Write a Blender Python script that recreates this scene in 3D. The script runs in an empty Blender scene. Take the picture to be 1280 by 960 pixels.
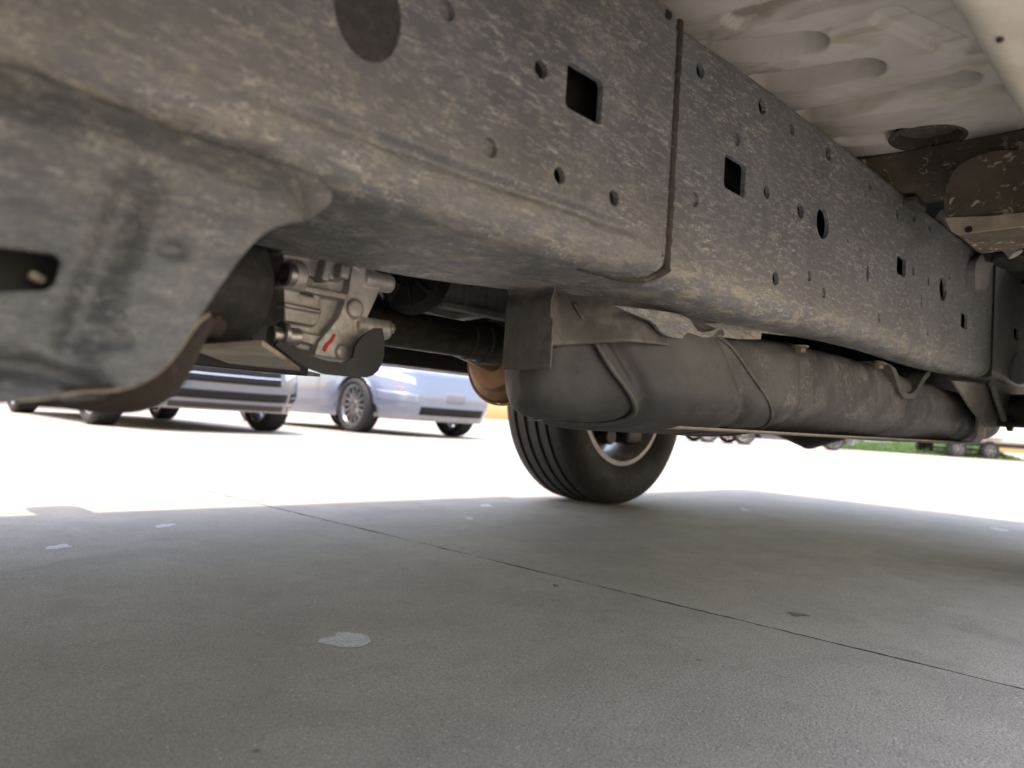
import bpy, bmesh, math, random
from mathutils import Vector, Matrix, noise
random.seed(7)
R = math.radians
scene = bpy.context.scene
col = scene.collection

# ---------------------------------------------------------------- camera
F_PX, CAM_H = 925.0, 0.28
_r, _p, _h = R(3.69), R(2.8), R(44.6)
_Fh = Vector((math.cos(_h), math.sin(_h), 0)); _H = Vector((math.sin(_h), -math.cos(_h), 0)); _Z = Vector((0, 0, 1))
_F = math.cos(_p) * _Fh + math.sin(_p) * _Z
_U = -math.sin(_p) * _Fh + math.cos(_p) * _Z
_Rc = math.cos(_r) * _H + math.sin(_r) * _U
_Uc = -math.sin(_r) * _H + math.cos(_r) * _U
CAM = Vector((0, 0, CAM_H))
cd = bpy.data.cameras.new('camera'); cam = bpy.data.objects.new('camera', cd); col.objects.link(cam)
cd.sensor_width = 36; cd.lens = F_PX / 1280 * 36; cd.clip_start = 0.01; cd.clip_end = 2000
m = Matrix.Identity(4)
for i in range(3):
    m[i][0], m[i][1], m[i][2], m[i][3] = _Rc[i], _Uc[i], -_F[i], CAM[i]
cam.matrix_world = m
cd.dof.use_dof = True; cd.dof.focus_distance = 1.0; cd.dof.aperture_fstop = 5.4
scene.camera = cam

# ---------------------------------------------------------------- sky, sun, exposure
SUN_DIR = Vector((-0.27, -0.02, 1.0)).normalized()          # towards the sun
w = bpy.data.worlds.new('World'); scene.world = w; w.use_nodes = True
nt = w.node_tree; bg = nt.nodes['Background']
sky = nt.nodes.new('ShaderNodeTexSky'); sky.sky_type = 'NISHITA'; sky.sun_disc = False
sky.sun_elevation = math.asin(SUN_DIR.z); sky.sun_rotation = math.atan2(SUN_DIR.x, SUN_DIR.y)
sky.air_density = 2.5; sky.dust_density = 2.0; sky.ozone_density = 1.2
nt.links.new(sky.outputs[0], bg.inputs[0]); bg.inputs[1].default_value = 0.15
sd = bpy.data.lights.new('sun', 'SUN'); sd.energy = 2.0; sd.angle = R(0.53); sd.color = (1, 0.875, 0.67)
sun = bpy.data.objects.new('sun', sd); col.objects.link(sun)
sun.rotation_euler = (-SUN_DIR).to_track_quat('-Z', 'Y').to_euler()
sun.location = (0, 0, 20)
scene.view_settings.view_transform = 'Standard'; scene.view_settings.look = 'None'
scene.view_settings.gamma = 1; scene.view_settings.exposure = 1.95
scene.view_settings.use_white_balance = True; scene.view_settings.white_balance_temperature = 6700; scene.view_settings.white_balance_tint = 29
scene.render.engine = 'CYCLES'
cy = scene.cycles
cy.max_bounces = 6; cy.diffuse_bounces = 5; cy.glossy_bounces = 3; cy.transmission_bounces = 2; cy.use_denoising = True
cy.sample_clamp_indirect = 8

# ---------------------------------------------------------------- pixel -> place
def ray(u, v): return _Rc * ((u - 640) / F_PX) + _Uc * ((480 - v) / F_PX) + _F
def hit(u, v, ax, val):
    d = ray(u, v); return CAM + d * ((val - CAM[ax]) / d[ax])
def hy(u, v, y): return hit(u, v, 1, y)
def hz(u, v, z): return hit(u, v, 2, z)
def hx(u, v, x): return hit(u, v, 0, x)

# ---------------------------------------------------------------- node helpers
class NT:
    def __init__(s, name):
        s.m = bpy.data.materials.new(name); s.m.use_nodes = True; s.t = s.m.node_tree
        s.b = s.t.nodes['Principled BSDF']; s.co = s.t.nodes.new('ShaderNodeTexCoord').outputs['Object']
    def n(s, typ, **kw):
        nd = s.t.nodes.new(typ)
        for k, v in kw.items():
            if k.startswith('a_'): setattr(nd, k[2:], v)
            else: s.set(nd, k, v)
        return nd
    def set(s, nd, k, v):
        i = nd.inputs[int(k[1:])] if k[0] == 'i' and k[1:].isdigit() else nd.inputs[k.replace('_', ' ')]
        if hasattr(v, 'links') or isinstance(v, bpy.types.NodeSocket): s.t.links.new(v, i)
        else: i.default_value = v
    def mapping(s, scale=(1, 1, 1), rot=(0, 0, 0), loc=(0, 0, 0), co=None):
        return s.n('ShaderNodeMapping', Vector=co or s.co, Scale=scale, Rotation=rot, Location=loc).outputs[0]
    def noise(s, scale, detail=4, rough=.55, dist=0, co=None):
        return s.n('ShaderNodeTexNoise', Vector=co or s.co, Scale=scale, Detail=detail, Roughness=rough, Distortion=dist).outputs[0]
    def vor(s, scale, co=None, feature='F1', rnd=1):
        return s.n('ShaderNodeTexVoronoi', a_feature=feature, Vector=co or s.co, Scale=scale, Randomness=rnd)
    def ramp(s, x, a, b, c0=0.0, c1=1.0):
        return s.n('ShaderNodeMapRange', a_interpolation_type='SMOOTHSTEP', i0=x, i1=a, i2=b, i3=c0, i4=c1).outputs[0]
    def math(s, op, a, b=0.0):
        return s.n('ShaderNodeMath', a_operation=op, i0=a, i1=b).outputs[0]
    def mul(s, a, b): return s.math('MULTIPLY', a, b)
    def mix(s, f, a, b):
        nd = s.n('ShaderNodeMix', a_data_type='RGBA')
        s.set(nd, 'i0', f)
        for idx, v in ((6, a), (7, b)):
            if isinstance(v, bpy.types.NodeSocket): s.t.links.new(v, nd.inputs[idx])
            else: nd.inputs[idx].default_value = (*v, 1)
        return nd.outputs[2]
    def sep(s, co=None):
        return s.n('ShaderNodeSeparateXYZ', Vector=co or s.co).outputs
    def out(s, col=None, rough=None, metal=None, bump=None, strength=.3, dist=.002, spec=None, coat=None):
        b = s.b
        def st(k, v):
            if v is None: return
            if isinstance(v, bpy.types.NodeSocket): s.t.links.new(v, b.inputs[k])
            else: b.inputs[k].default_value = (*v, 1) if isinstance(v, tuple) else v
        st('Base Color', col); st('Roughness', rough); st('Metallic', metal); st('Specular IOR Level', spec); st('Coat Weight', coat)
        if bump is not None:
            bn = s.n('ShaderNodeBump', Strength=strength, Distance=dist, Height=bump)
            s.t.links.new(bn.outputs[0], b.inputs['Normal'])
        return s.m

def plain(name, c, rough=.5, metal=0.0, var=.25, scale=20, bump=.1, dust=None, dustamt=.0, coat=None, spec=None):
    t = NT(name)
    n1 = t.noise(scale, 5, .6)
    a = tuple(x * (1 - var) for x in c); b_ = tuple(min(1, x * (1 + var)) for x in c)
    cc = t.mix(t.ramp(n1, .3, .7), a, b_)
    if dust:
        cc = t.mix(t.mul(t.ramp(t.noise(scale * 2.3, 6, .7), .42, .68), dustamt), cc, dust)
    rr = t.ramp(n1, .3, .7, max(0, rough - .08), min(1, rough + .08))
    return t.out(cc, rr, metal, t.noise(scale * 9, 3) if bump else None, bump, .001, spec, coat)

# ---------------------------------------------------------------- materials
def rail_material(name, base=(.060, .062, .066), scratch=1.0, dirt=1.0):
    t = NT(name)
    big = t.noise(7, 4, .6); mid = t.noise(45, 5, .65); fine = t.noise(260, 3, .7)
    c = t.mix(t.ramp(big, .3, .7), tuple(x * .9 for x in base), tuple(x * 1.18 for x in base))
    # thin film of road dust
    dustm = t.mul(t.ramp(mid, .38, .72), t.ramp(fine, .3, .75))
    c = t.mix(t.mul(dustm, .30), c, (.42, .415, .38))
    # reddish brown old stains
    c = t.mix(t.mul(t.ramp(t.noise(11, 5, .7, co=t.mapping(loc=(3, 1, 2))), .62, .80), .22), c, (.12, .105, .085))
    # curly scuffs and dried splashes
    tot = None
    gate2 = t.ramp(t.noise(10, 4, .7), .34, .64, .32, 1)
    for k, (sc, rot, wd, th, am) in enumerate((((60, 60, 260), .50, .036, .540, .85), ((95, 95, 380), .30, .042, .532, .8), ((150, 150, 520), .72, .055, .512, .65))):
        mp = t.mapping(scale=sc, rot=(0, rot, 0), loc=(k * 3.1, 0, k * 1.7))
        nz = t.noise(1.0, 2, .6, 1.4, mp)
        ridge = t.ramp(t.math('ABSOLUTE', t.math('SUBTRACT', nz, .5)), 0, wd, 1, 0)
        gate = t.ramp(t.noise(.45, 2, .6, 0, mp), th, th + .12)
        v = t.mul(t.mul(t.mul(ridge, gate), gate2), am * scratch)
        tot = v if tot is None else t.math('MAXIMUM', tot, v)
    c = t.mix(tot, c, t.mix(t.ramp(mid, .4, .6), (.80, .80, .75), (.68, .64, .48)))
    # packed yellowish dirt along the lower edge
    z = t.sep()[2]
    low = t.mul(t.ramp(z, .425, .475, 1, 0), t.ramp(t.noise(1, 5, .7, .6, t.mapping(scale=(22, 30, 70))), .45, .62))
    c = t.mix(t.mul(low, .6 * dirt), c, (.36, .33, .24))
    h = t.math('ADD', t.mul(mid, .8), t.mul(fine, .35)); h = t.math('ADD', h, t.mul(tot, .25))
    h = t.math('ADD', h, t.mul(low, .5))
    rr = t.ramp(mid, .3, .7, .42, .62)
    return t.out(c, rr, 0.0, h, .5, .0022, .45)
M = {}
M['rail'] = rail_material('rail_paint', (.112, .122, .131), 1.0, 1.0)
M['rail_front'] = rail_material('rail_paint_front', (.112, .119, .125), .8, .5)
M['rail_end_lit'] = rail_material('rail_paint_end_lit', (.20, .202, .198), .5, .6)  # lighter copy of the rail paint, offsetting the near wheel's shade
M['bracket'] = rail_material('bracket_paint', (.078, .082, .085), .5, 0)
M['rail_under'] = plain('rail_underside_dust', (.17, .155, .13), .75, 0, .25, 25, .25, (.24, .22, .17), .5)

def floor_material():
    t = NT('floor_pan_paint')
    n1 = t.noise(7, 4, .55); n2 = t.noise(30, 6, .7); n3 = t.noise(120, 3, .6)
    c = t.mix(t.ramp(n1, .35, .65), (.62, .62, .58), (.77, .77, .73))
    st = t.ramp(t.noise(1, 5, .65, .5, t.mapping(scale=(16, 5, 8))), .50, .70)
    c = t.mix(t.mul(st, .7), c, (.44, .39, .25))
    st2 = t.ramp(t.noise(1, 5, .7, .5, t.mapping(scale=(11, 4, 6), loc=(4, 7, 1))), .55, .70)
    c = t.mix(t.mul(st2, .6), c, (.17, .12, .06))
    c = t.mix(t.mul(t.ramp(n2, .62, .72), .55), c, (.60, .55, .42))
    return t.out(c, t.ramp(n2, .3, .7, .40, .62), 0, n2, .22, .0015, .5)
M['floor'] = floor_material()
M['sill'] = plain('rocker_paint', (.58, .575, .50), .55, 0, .08, 9, .08, (.33, .30, .22), .35)

def speckled(name, base, spot, sc=70, amt=.9):
    t = NT(name)
    n1 = t.noise(12, 5, .6); d = t.vor(sc, co=t.mapping(scale=(1, 1, 1.6)))
    # irregular flecks of dried mud
    fl = t.ramp(t.noise(sc * .9, 4, .7, .8), .56, .63)
    fl = t.mul(fl, t.ramp(t.noise(14, 2), .38, .55))
    c = t.mix(t.ramp(n1, .3, .7), tuple(x * .7 for x in base), tuple(x * 1.25 for x in base))
    c = t.mix(t.mul(fl, amt), c, spot)
    return t.out(c, .8, 0, t.math('ADD', t.noise(sc * 2, 4), fl), .5, .002)
M['mud'] = speckled('dried_mud', (.11, .094, .068), (.55, .52, .43), 75)
M['mud_pale'] = speckled('pale_mud_flange', (.40, .36, .27), (.42, .38, .28), 60, .4)
M['seam'] = speckled('seam_dirt', (.045, .040, .033), (.19, .17, .13), 160, .6)
M['plug'] = plain('plug_rubber', (.16, .155, .14), .8, 0, .3, 90, .5)

def tank_material():
    t = NT('tank_plastic')
    n1 = t.noise(6, 5, .6, .8); n2 = t.noise(26, 6, .72, .6); n3 = t.noise(140, 3, .6)
    c = t.mix(t.ramp(n1, .3, .7), (.034, .034, .034), (.066, .066, .065))
    dm = t.mul(t.ramp(n2, .42, .70), t.ramp(n3, .3, .7))
    x = t.sep()[0]
    c = t.mix(t.mul(dm, t.ramp(x, .65, 1.15, .10, .60)), c, (.21, .21, .20))
    c = t.mix(t.mul(t.mul(t.ramp(x, .8, 1.3), t.ramp(t.noise(9, 5, .7), .35, .65)), .30), c, (.18, .18, .17))
    mp = t.mapping(scale=(55, 40, 38), rot=(0, .7, 0))
    rg = t.ramp(t.math('ABSOLUTE', t.math('SUBTRACT', t.noise(.9, 3, .6, 1.2, mp), .5)), 0, .03, 1, 0)
    c = t.mix(t.mul(t.mul(rg, t.ramp(t.noise(13, 3), .5, .62)), t.mul(t.ramp(x, .75, 1.0), .35)), c, (.30, .29, .26))
    return t.out(c, t.ramp(n2, .3, .7, .48, .70), 0, t.math('ADD', n2, t.mul(n3, .3)), .25, .002, .4)
M['tank'] = tank_material()
M['shield'] = plain('shield_sheet', (.075, .073, .068), .6, .15, .25, 14, .25, (.17, .165, .15), .55)
M['rust'] = speckled('rusty_steel', (.030, .019, .012), (.12, .075, .045), 210, .8)
M['edge'] = plain('bare_edge', (.30, .26, .19), .6, 0, .2, 60, .3)
M['rubber'] = plain('rubber_black', (.018, .018, .017), .72, 0, .35, 30, .25, (.11, .10, .085), .25)
M['black'] = plain('black_steel', (.016, .016, .016), .5, .1, .3, 25, .2, (.08, .075, .065), .12)
M['steel'] = plain('zinc_steel', (.36, .35, .33), .35, .85, .2, 60, .2)
M['bolt'] = plain('dusty_bolt', (.15, .132, .095), .7, .2, .3, 90, .4)
M['muffler'] = plain('heat_browned_steel', (.26, .15, .078), .45, .55, .25, 12, .1, (.16, .13, .09), .4)
M['shaft'] = plain('shaft_steel', (.045, .036, .028), .5, .2, .3, 20, .2, (.14, .11, .08), .4)
M['pan'] = plain('pan_aluminium', (.42, .41, .39), .5, .1, .2, 18, .15, (.16, .15, .125), .4)
def cast_material():
    t = NT('cast_aluminium')
    n1 = t.noise(26, 5, .65); n2 = t.noise(220, 4, .7)
    c = t.mix(t.ramp(n1, .3, .7), (.27, .265, .245), (.46, .455, .43))
    c = t.mix(t.mul(t.ramp(t.noise(60, 5, .7), .5, .7), .5), c, (.20, .17, .12))
    return t.out(c, t.ramp(n2, .3, .7, .38, .58), .4, n2, .45, .0014)
M['cast'] = cast_material()
M['red'] = plain('red_marker', (.45, .02, .015), .6, 0, .1, 20, 0)
M['tyre'] = plain('tyre_rubber', (.010, .010, .011), .75, 0, .3, 18, .25, (.06, .058, .053), .25)
M['alloy'] = plain('alloy_rim', (.50, .48, .45), .4, .6, .15, 12, .1, (.25, .20, .13), .5)
M['brake'] = plain('brake_iron', (.05, .045, .042), .6, .5, .3, 30, .2)
M['clad'] = plain('black_cladding', (.012, .012, .012), .6, 0, .3, 30, .2)

def concrete():
    t = NT('concrete')
    g = t.noise(620, 2, .7); f = t.noise(240, 3, .75); mid = t.noise(6, 5, .6, .4); bigm = t.noise(.8, 4, .6)
    c = t.mix(t.ramp(mid, .3, .7), (.33, .302, .245), (.43, .392, .32))
    c = t.mix(t.mul(t.ramp(bigm, .4, .65), .35), c, (.31, .285, .24))
    st = t.ramp(t.noise(2.6, 6, .7, .7, t.mapping(loc=(2, 5, 0))), .54, .72)
    c = t.mix(t.mul(st, .45), c, (.19, .175, .145)); c = t.mix(t.mul(t.ramp(t.noise(28, 5, .7), .50, .68), .35), c, (.21, .195, .165))
    # sand grains, pale and dark
    sp = t.vor(260); d = sp.outputs['Distance']; rc = t.n('ShaderNodeSeparateColor', Color=sp.outputs['Color']).outputs[0]
    c = t.mix(t.mul(t.ramp(f, .36, .60, 1, 0), .55), c, (.15, .14, .12))
    c = t.mix(t.mul(t.ramp(g, .30, .50, 1, 0), .75), c, (.10, .09, .08)); c = t.mix(t.mul(t.ramp(g, .54, .68), .6), c, (.52, .50, .46))
    c = t.mix(t.mul(t.mul(t.ramp(rc, .965, .97), t.ramp(d, .2, .4, 1, 0)), .6), c, (.66, .64, .60))
    c = t.mix(t.mul(t.mul(t.ramp(rc, .03, .025), t.ramp(d, .2, .5, 1, 0)), .6), c, (.07, .065, .06))
    # small dark pits
    pv = t.vor(17); pr = t.n('ShaderNodeSeparateColor', Color=pv.outputs['Color']).outputs[1]
    c = t.mix(t.mul(t.mul(t.ramp(pr, .86, .87), t.ramp(pv.outputs['Distance'], .04, .09, 1, 0)), .6), c, (.06, .055, .05))
    h = t.math('ADD', t.mul(f, 1.0), t.mul(t.ramp(d, 0, .6), .4))
    return t.out(c, t.ramp(f, .3, .7, .62, .85), 0, h, .9, .0014, .4)
M['concrete'] = concrete()
M['joint'] = plain('joint_dirt', (.085, .080, .072), .9, 0, .3, 60, .4)
M['splash'] = plain('white_paint_drip', (.46, .46, .455), .6, 0, .25, 160, .4)
M['spot_brown'] = plain('dark_spot', (.075, .06, .035), .55, 0, .2, 60, .2)

# ---------------------------------------------------------------- mesh helpers
def link(o, parent=None):
    col.objects.link(o)
    if parent is not None:
        o.parent = parent; o.matrix_parent_inverse = parent.matrix_world.inverted()
    return o
def mk(name, vs, fs, mat, parent=None, smooth=40, recalc=False):
    me = bpy.data.meshes.new(name); me.from_pydata([tuple(v) for v in vs], [], fs); me.validate()
    if recalc:
        bm = bmesh.new(); bm.from_mesh(me); bmesh.ops.recalc_face_normals(bm, faces=bm.faces); bm.to_mesh(me); bm.free()
    if smooth is not None:
        me.shade_smooth()
        if smooth < 180: me.set_sharp_from_angle(angle=R(smooth))
    if mat is not None: me.materials.append(mat)
    return link(bpy.data.objects.new(name, me), parent)
def bm_obj(name, bm, mat, parent=None, smooth=40):
    bmesh.ops.recalc_face_normals(bm, faces=bm.faces)
    me = bpy.data.meshes.new(name); bm.to_mesh(me); bm.free()
    if smooth is not None:
        me.shade_smooth()
        if smooth < 180: me.set_sharp_from_angle(angle=R(smooth))
    me.materials.append(mat)
    return link(bpy.data.objects.new(name, me), parent)
def thing(name, label, cat, loc, group=None, rz=0):
    o = bpy.data.objects.new(name, None); col.objects.link(o); o.location = loc; o.rotation_euler = (0, 0, rz)
    o.empty_display_size = .2
    o['label'] = label; o['category'] = cat
    if group: o['group'] = group
    bpy.context.view_layer.update()
    return o
def tag(o, label, cat, group=None):
    o['label'] = label; o['category'] = cat
    if group: o['group'] = group
    return o
def basis(d):
    d = Vector(d).normalized(); a = Vector((0, 0, 1)) if abs(d.z) < .9 else Vector((1, 0, 0))
    x = d.cross(a).normalized(); return d, x, d.cross(x).normalized()
def add_cyl(bm, p, d, r, l, n=24, r2=None, bev=.0):
    d, x, y = basis(d); p = Vector(p); r2 = r if r2 is None else r2
    rings = [(0, r - bev), (bev, r), (l - bev, r2), (l, r2 - bev)] if bev else [(0, r), (l, r2)]
    vs = []
    for s, rr in rings:
        vs.append([bm.verts.new(p + d * s + (x * math.cos(2 * math.pi * k / n) + y * math.sin(2 * math.pi * k / n)) * rr) for k in range(n)])
    for a, b in zip(vs, vs[1:]):
        for k in range(n): bm.faces.new((a[k], a[(k + 1) % n], b[(k + 1) % n], b[k]))
    bm.faces.new(vs[0][::-1]); bm.faces.new(vs[-1])
def add_box(bm, c, s, rot=None, bev=0.0):
    b2 = bmesh.new(); bmesh.ops.create_cube(b2, size=1)
    bmesh.ops.scale(b2, vec=Vector(s), verts=b2.verts)
    if bev: bmesh.ops.bevel(b2, geom=list(b2.edges), offset=bev, segments=3, profile=.5, affect='EDGES')
    mt = Matrix.Translation(Vector(c)) @ (rot.to_4x4() if rot is not None else Matrix.Identity(4))
    bmesh.ops.transform(b2, matrix=mt, verts=b2.verts)
    mp = {v: bm.verts.new(v.co) for v in b2.verts}
    for f in b2.faces: bm.faces.new([mp[v] for v in f.verts])
    b2.free()
def add_prism(bm, pts, off):
    off = Vector(off); a = [bm.verts.new(p) for p in pts]; b = [bm.verts.new(Vector(p) + off) for p in pts]
    bm.faces.new(a); bm.faces.new(b[::-1]); n = len(a)
    for k in range(n): bm.faces.new((a[k], a[(k + 1) % n], b[(k + 1) % n], b[k]))
def tube_geo(path, rad, n=16, caps=True):
    vs, fs = [], []; P = [Vector(p) for p in path]
    for i, p in enumerate(P):
        d = (P[min(i + 1, len(P) - 1)] - P[max(i - 1, 0)])
        d, x, y = basis(d); rr = rad(i) if callable(rad) else rad
        for k in range(n): vs.append(p + (x * math.cos(2 * math.pi * k / n) + y * math.sin(2 * math.pi * k / n)) * rr)
    for i in range(len(P) - 1):
        for k in range(n): fs.append((i * n + k, i * n + (k + 1) % n, (i + 1) * n + (k + 1) % n, (i + 1) * n + k))
    if caps: fs.append(tuple(range(n))[::-1]); fs.append(tuple((len(P) - 1) * n + k for k in range(n)))
    return vs, fs
def lathe_geo(prof, c, axis, n=48):
    """prof: (along, radius)"""
    d, x, y = basis(axis); c = Vector(c); vs, fs = [], []
    for s, rr in prof:
        for k in range(n): vs.append(c + d * s + (x * math.cos(2 * math.pi * k / n) + y * math.sin(2 * math.pi * k / n)) * rr)
    for i in range(len(prof) - 1):
        for k in range(n): fs.append((i * n + k, i * n + (k + 1) % n, (i + 1) * n + (k + 1) % n, (i + 1) * n + k))
    return vs, fs
def grid_geo(fn, nu, nv):
    vs = [fn(i / (nu - 1), j / (nv - 1)) for i in range(nu) for j in range(nv)]
    fs = [(i * nv + j, (i + 1) * nv + j, (i + 1) * nv + j + 1, i * nv + j + 1) for i in range(nu - 1) for j in range(nv - 1)]
    return vs, fs
def rounded(pts, r, n=5):
    """round the corners of a 2D polygon"""
    out = []; N = len(pts)
    for i in range(N):
        p = Vector(pts[i]); a = Vector(pts[i - 1]) - p; b = Vector(pts[(i + 1) % N]) - p
        q = min(r, a.length * .45, b.length * .45); s = p + a.normalized() * q; e = p + b.normalized() * q
        for k in range(n + 1):
            t = k / n; out.append(s * (1 - t) ** 2 + p * 2 * t * (1 - t) + e * t * t)
    return out
def lerp(x, tab):
    if x <= tab[0][0]: return tab[0][1]
    for (a, va), (b, vb) in zip(tab, tab[1:]):
        if x <= b: return va + (vb - va) * (x - a) / (b - a)
    return tab[-1][1]
def sm(x, a, b):
    t = max(0, min(1, (x - a) / (b - a))); return t * t * (3 - 2 * t)
def hexbolt(name, p, d, r, parent, mat):
    bm = bmesh.new(); add_cyl(bm, p, d, r * 1.45, r * .35, 20, bev=r * .08)
    add_cyl(bm, Vector(p) + Vector(d).normalized() * r * .35, d, r, r * .9, 6, bev=r * .1)
    return bm_obj(name, bm, mat, parent, 35)

# ================================================================= GROUND
gm = bmesh.new(); bmesh.ops.create_grid(gm, x_segments=2, y_segments=2, size=450)
for v in gm.verts: v.co.z = -.035
ground = bm_obj('ground', gm, M['concrete'], None, None); ground['kind'] = 'structure'
ground['label'] = 'pale concrete parking lot ground'
JR = R(2.3)
def slab_mesh(wx, wy, fine):
    g = .0022; n = 700 if fine else 2
    out = []
    def edge(a, b, seed):
        pts = []
        for k in range(n):
            t = k / n; p = Vector(a) * (1 - t) + Vector(b) * t
            if fine and k:
                j = noise.noise(Vector((p.x * 9 + seed, p.y * 9, 0))) * .0040 + noise.noise(Vector((p.x * 60, p.y * 60, seed))) * .0110 * max(0, noise.noise(Vector((p.x * 6, p.y * 6, seed + 3))) + .35)
                d = (Vector(b) - Vector(a)).normalized(); p += Vector((-d.y, d.x, 0)) * (j * (1 if seed < 9 else .999))
            pts.append(p)
        return pts
    c = [(g, g, 0), (wx - g, g, 0), (wx - g, wy - g, 0), (g, wy - g, 0)]
    for i in range(4): out += edge(c[i], c[(i + 1) % 4], i * 5.3)
    N = len(out); vs = [p for p in out]
    cx, cy_ = wx / 2, wy / 2
    rim = []
    for p in out:                                     # worn arris: a narrow chamfer
        q = Vector(p); q.x += .0006 * (1 if q.x < cx else -1) if (q.x < .02 or q.x > wx - .02) else 0
        q.y += .0006 * (1 if q.y < cy_ else -1) if (q.y < .02 or q.y > wy - .02) else 0
        rim.append(q)
    vs = [Vector((p.x, p.y, -.034)) for p in out] + [Vector((p.x, p.y, -.0012)) for p in out] + rim
    fs = [tuple(range(2 * N, 3 * N))]
    for k in range(N):
        k2 = (k + 1) % N
        fs.append((k, k2, N + k2, N + k)); fs.append((N + k, N + k2, 2 * N + k2, 2 * N + k))
    me = bpy.data.meshes.new('concrete_slab'); me.from_pydata([tuple(v) for v in vs], [], fs); me.materials.append(M['concrete']); me.materials.append(M['joint'])
    for k, f in enumerate(me.polygons): f.material_index = 0 if k == 0 else 1
    return me
WX, WY = 4.6, 9.0
sm_f, sm_c = slab_mesh(WX, WY, True), slab_mesh(WX, WY, False)
org = Vector((1.09, .0, 0))
for i in range(-3, 8):
    for j in range(-2, 4):
        me = sm_f if (i in (-1, 0) and j == 0) else sm_c
        o = bpy.data.objects.new('concrete_slab', me)
        lx, ly = i * WX, -2.4 + j * WY
        o.location = org + Vector((lx * math.cos(JR) - ly * math.sin(JR), lx * math.sin(JR) + ly * math.cos(JR), 0)); o.rotation_euler.z = JR
        link(o, ground)
def blob(name, u, v, rx, ry, mat, seed, h=.0016):
    c = hz(u, v, 0); n = 40; vs = [(c.x, c.y, h)]
    for k in range(n):
        a = 2 * math.pi * k / n; d = Vector((math.cos(a), math.sin(a), 0))
        f = 1 + .55 * noise.noise(Vector((d.x * 1.3, d.y * 1.3, seed))) + .07 * noise.noise(Vector((d.x * 6, d.y * 6, seed)))
        q = (_H * (math.cos(a) * rx) + _Fh * (math.sin(a) * ry)) * f
        vs.append((c.x + q.x, c.y + q.y, .0004))
    fs = [(0, k + 1, (k + 1) % n + 1) for k in range(n)]
    mk(name, vs, fs, mat, ground, 180)
blob('paint_drip', 436, 800, .030, .030, M['splash'], 1.0)
blob('paint_drip', 72, 684, .016, .025, M['splash'], 2.0)
blob('paint_drip', 206, 657, .016, .03, M['splash'], 3.3)
blob('paint_drip', 607, 632, .018, .035, M['splash'], 4.1)
blob('paint_drip', 586, 648, .010, .02, M['splash'], 4.7)
blob('paint_drip', 1250, 662, .025, .035, M['splash'], 5.2)
blob('paint_drip', 930, 637, .015, .03, M['splash'], 6.2)
blob('dark_spot', 997, 768, .018, .016, M['spot_brown'], 7.7)  # small dark leaf-like spot
blob('dark_spot', 694, 732, .005, .008, M['spot_brown'], 8.7)

# ================================================================= SUV (the vehicle overhead)
suv = thing('suv', 'SUV overhead with dirty black frame rail, seen from underneath', 'suv', (.75, .93, 0))
YO = .400
# ---- hole helpers
def circ(u, v, hpx, y, blind=None):
    c = hy(u, v, y); r = (hy(u, v - hpx / 2, y) - hy(u, v + hpx / 2, y)).z / 2
    return dict(pts=[(c.x + r * math.cos(a), c.z + r * math.sin(a)) for a in [2 * math.pi * k / 28 for k in range(28)]], blind=blind)
def rect(u0, v0, u1, v1, y, blind=None):
    a = hy(u0, (v0 + v1) / 2, y); b = hy(u1, (v0 + v1) / 2, y); um = (u0 + u1) / 2
    zt, zb = hy(um, v0, y).z, hy(um, v1, y).z
    p = rounded([(a.x, zb), (b.x, zb), (b.x, zt), (a.x, zt)], min(.007, abs(b.x - a.x) * .35), 5)
    return dict(pts=[(q[0], q[1]) for q in p], blind=blind)
def slot(u, v, hpx, y, asp=.38, blind=.004):
    c = hy(u, v, y); r = (hy(u, v - hpx / 2, y) - hy(u, v + hpx / 2, y)).z / 2
    return dict(pts=[(c.x + r * asp * math.cos(a), c.z + r * math.sin(a)) for a in [2 * math.pi * k / 24 for k in range(24)]], blind=blind)
def web_plate(name, outline, holes, y, th, mat, parent):
    bm = bmesh.new(); edges = []; loops = []
    for L in [outline] + [h['pts'] for h in holes]:
        vs = [bm.verts.new((p[0], y, p[1])) for p in L]
        edges += [bm.edges.new((vs[k], vs[(k + 1) % len(vs)])) for k in range(len(vs))]; loops.append(vs)
    bmesh.ops.triangle_fill(bm, use_beauty=True, use_dissolve=False, edges=edges)
    for f in bm.faces:
        f.normal_update()
        if f.normal.y > 0: f.normal_flip()
    for h, L in zip(holes, loops[1:]):                # rolled lip, then the thickness of the sheet
        n = len(L); cx = sum(v.co.x for v in L) / n; cz = sum(v.co.z for v in L) / n
        prev = L
        d = h['blind'] or th
        for dy, k_ in ((.0006, .0010), (d, .0012)):
            new = []
            for v in L:
                q = Vector((v.co.x - cx, 0, v.co.z - cz)); ql = q.length
                q *= (ql - k_) / ql
                new.append(bm.verts.new((cx + q.x, y + dy, cz + q.z)))
            for k in range(n): bm.faces.new((prev[k], prev[(k + 1) % n], new[(k + 1) % n], new[k]))
            prev = new
        if h['blind']: bm.faces.new(prev)
    bm.normal_update()
    me = bpy.data.meshes.new(name); bm.to_mesh(me); bm.free(); me.materials.append(mat)
    return link(bpy.data.objects.new(name, me), parent)
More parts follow.
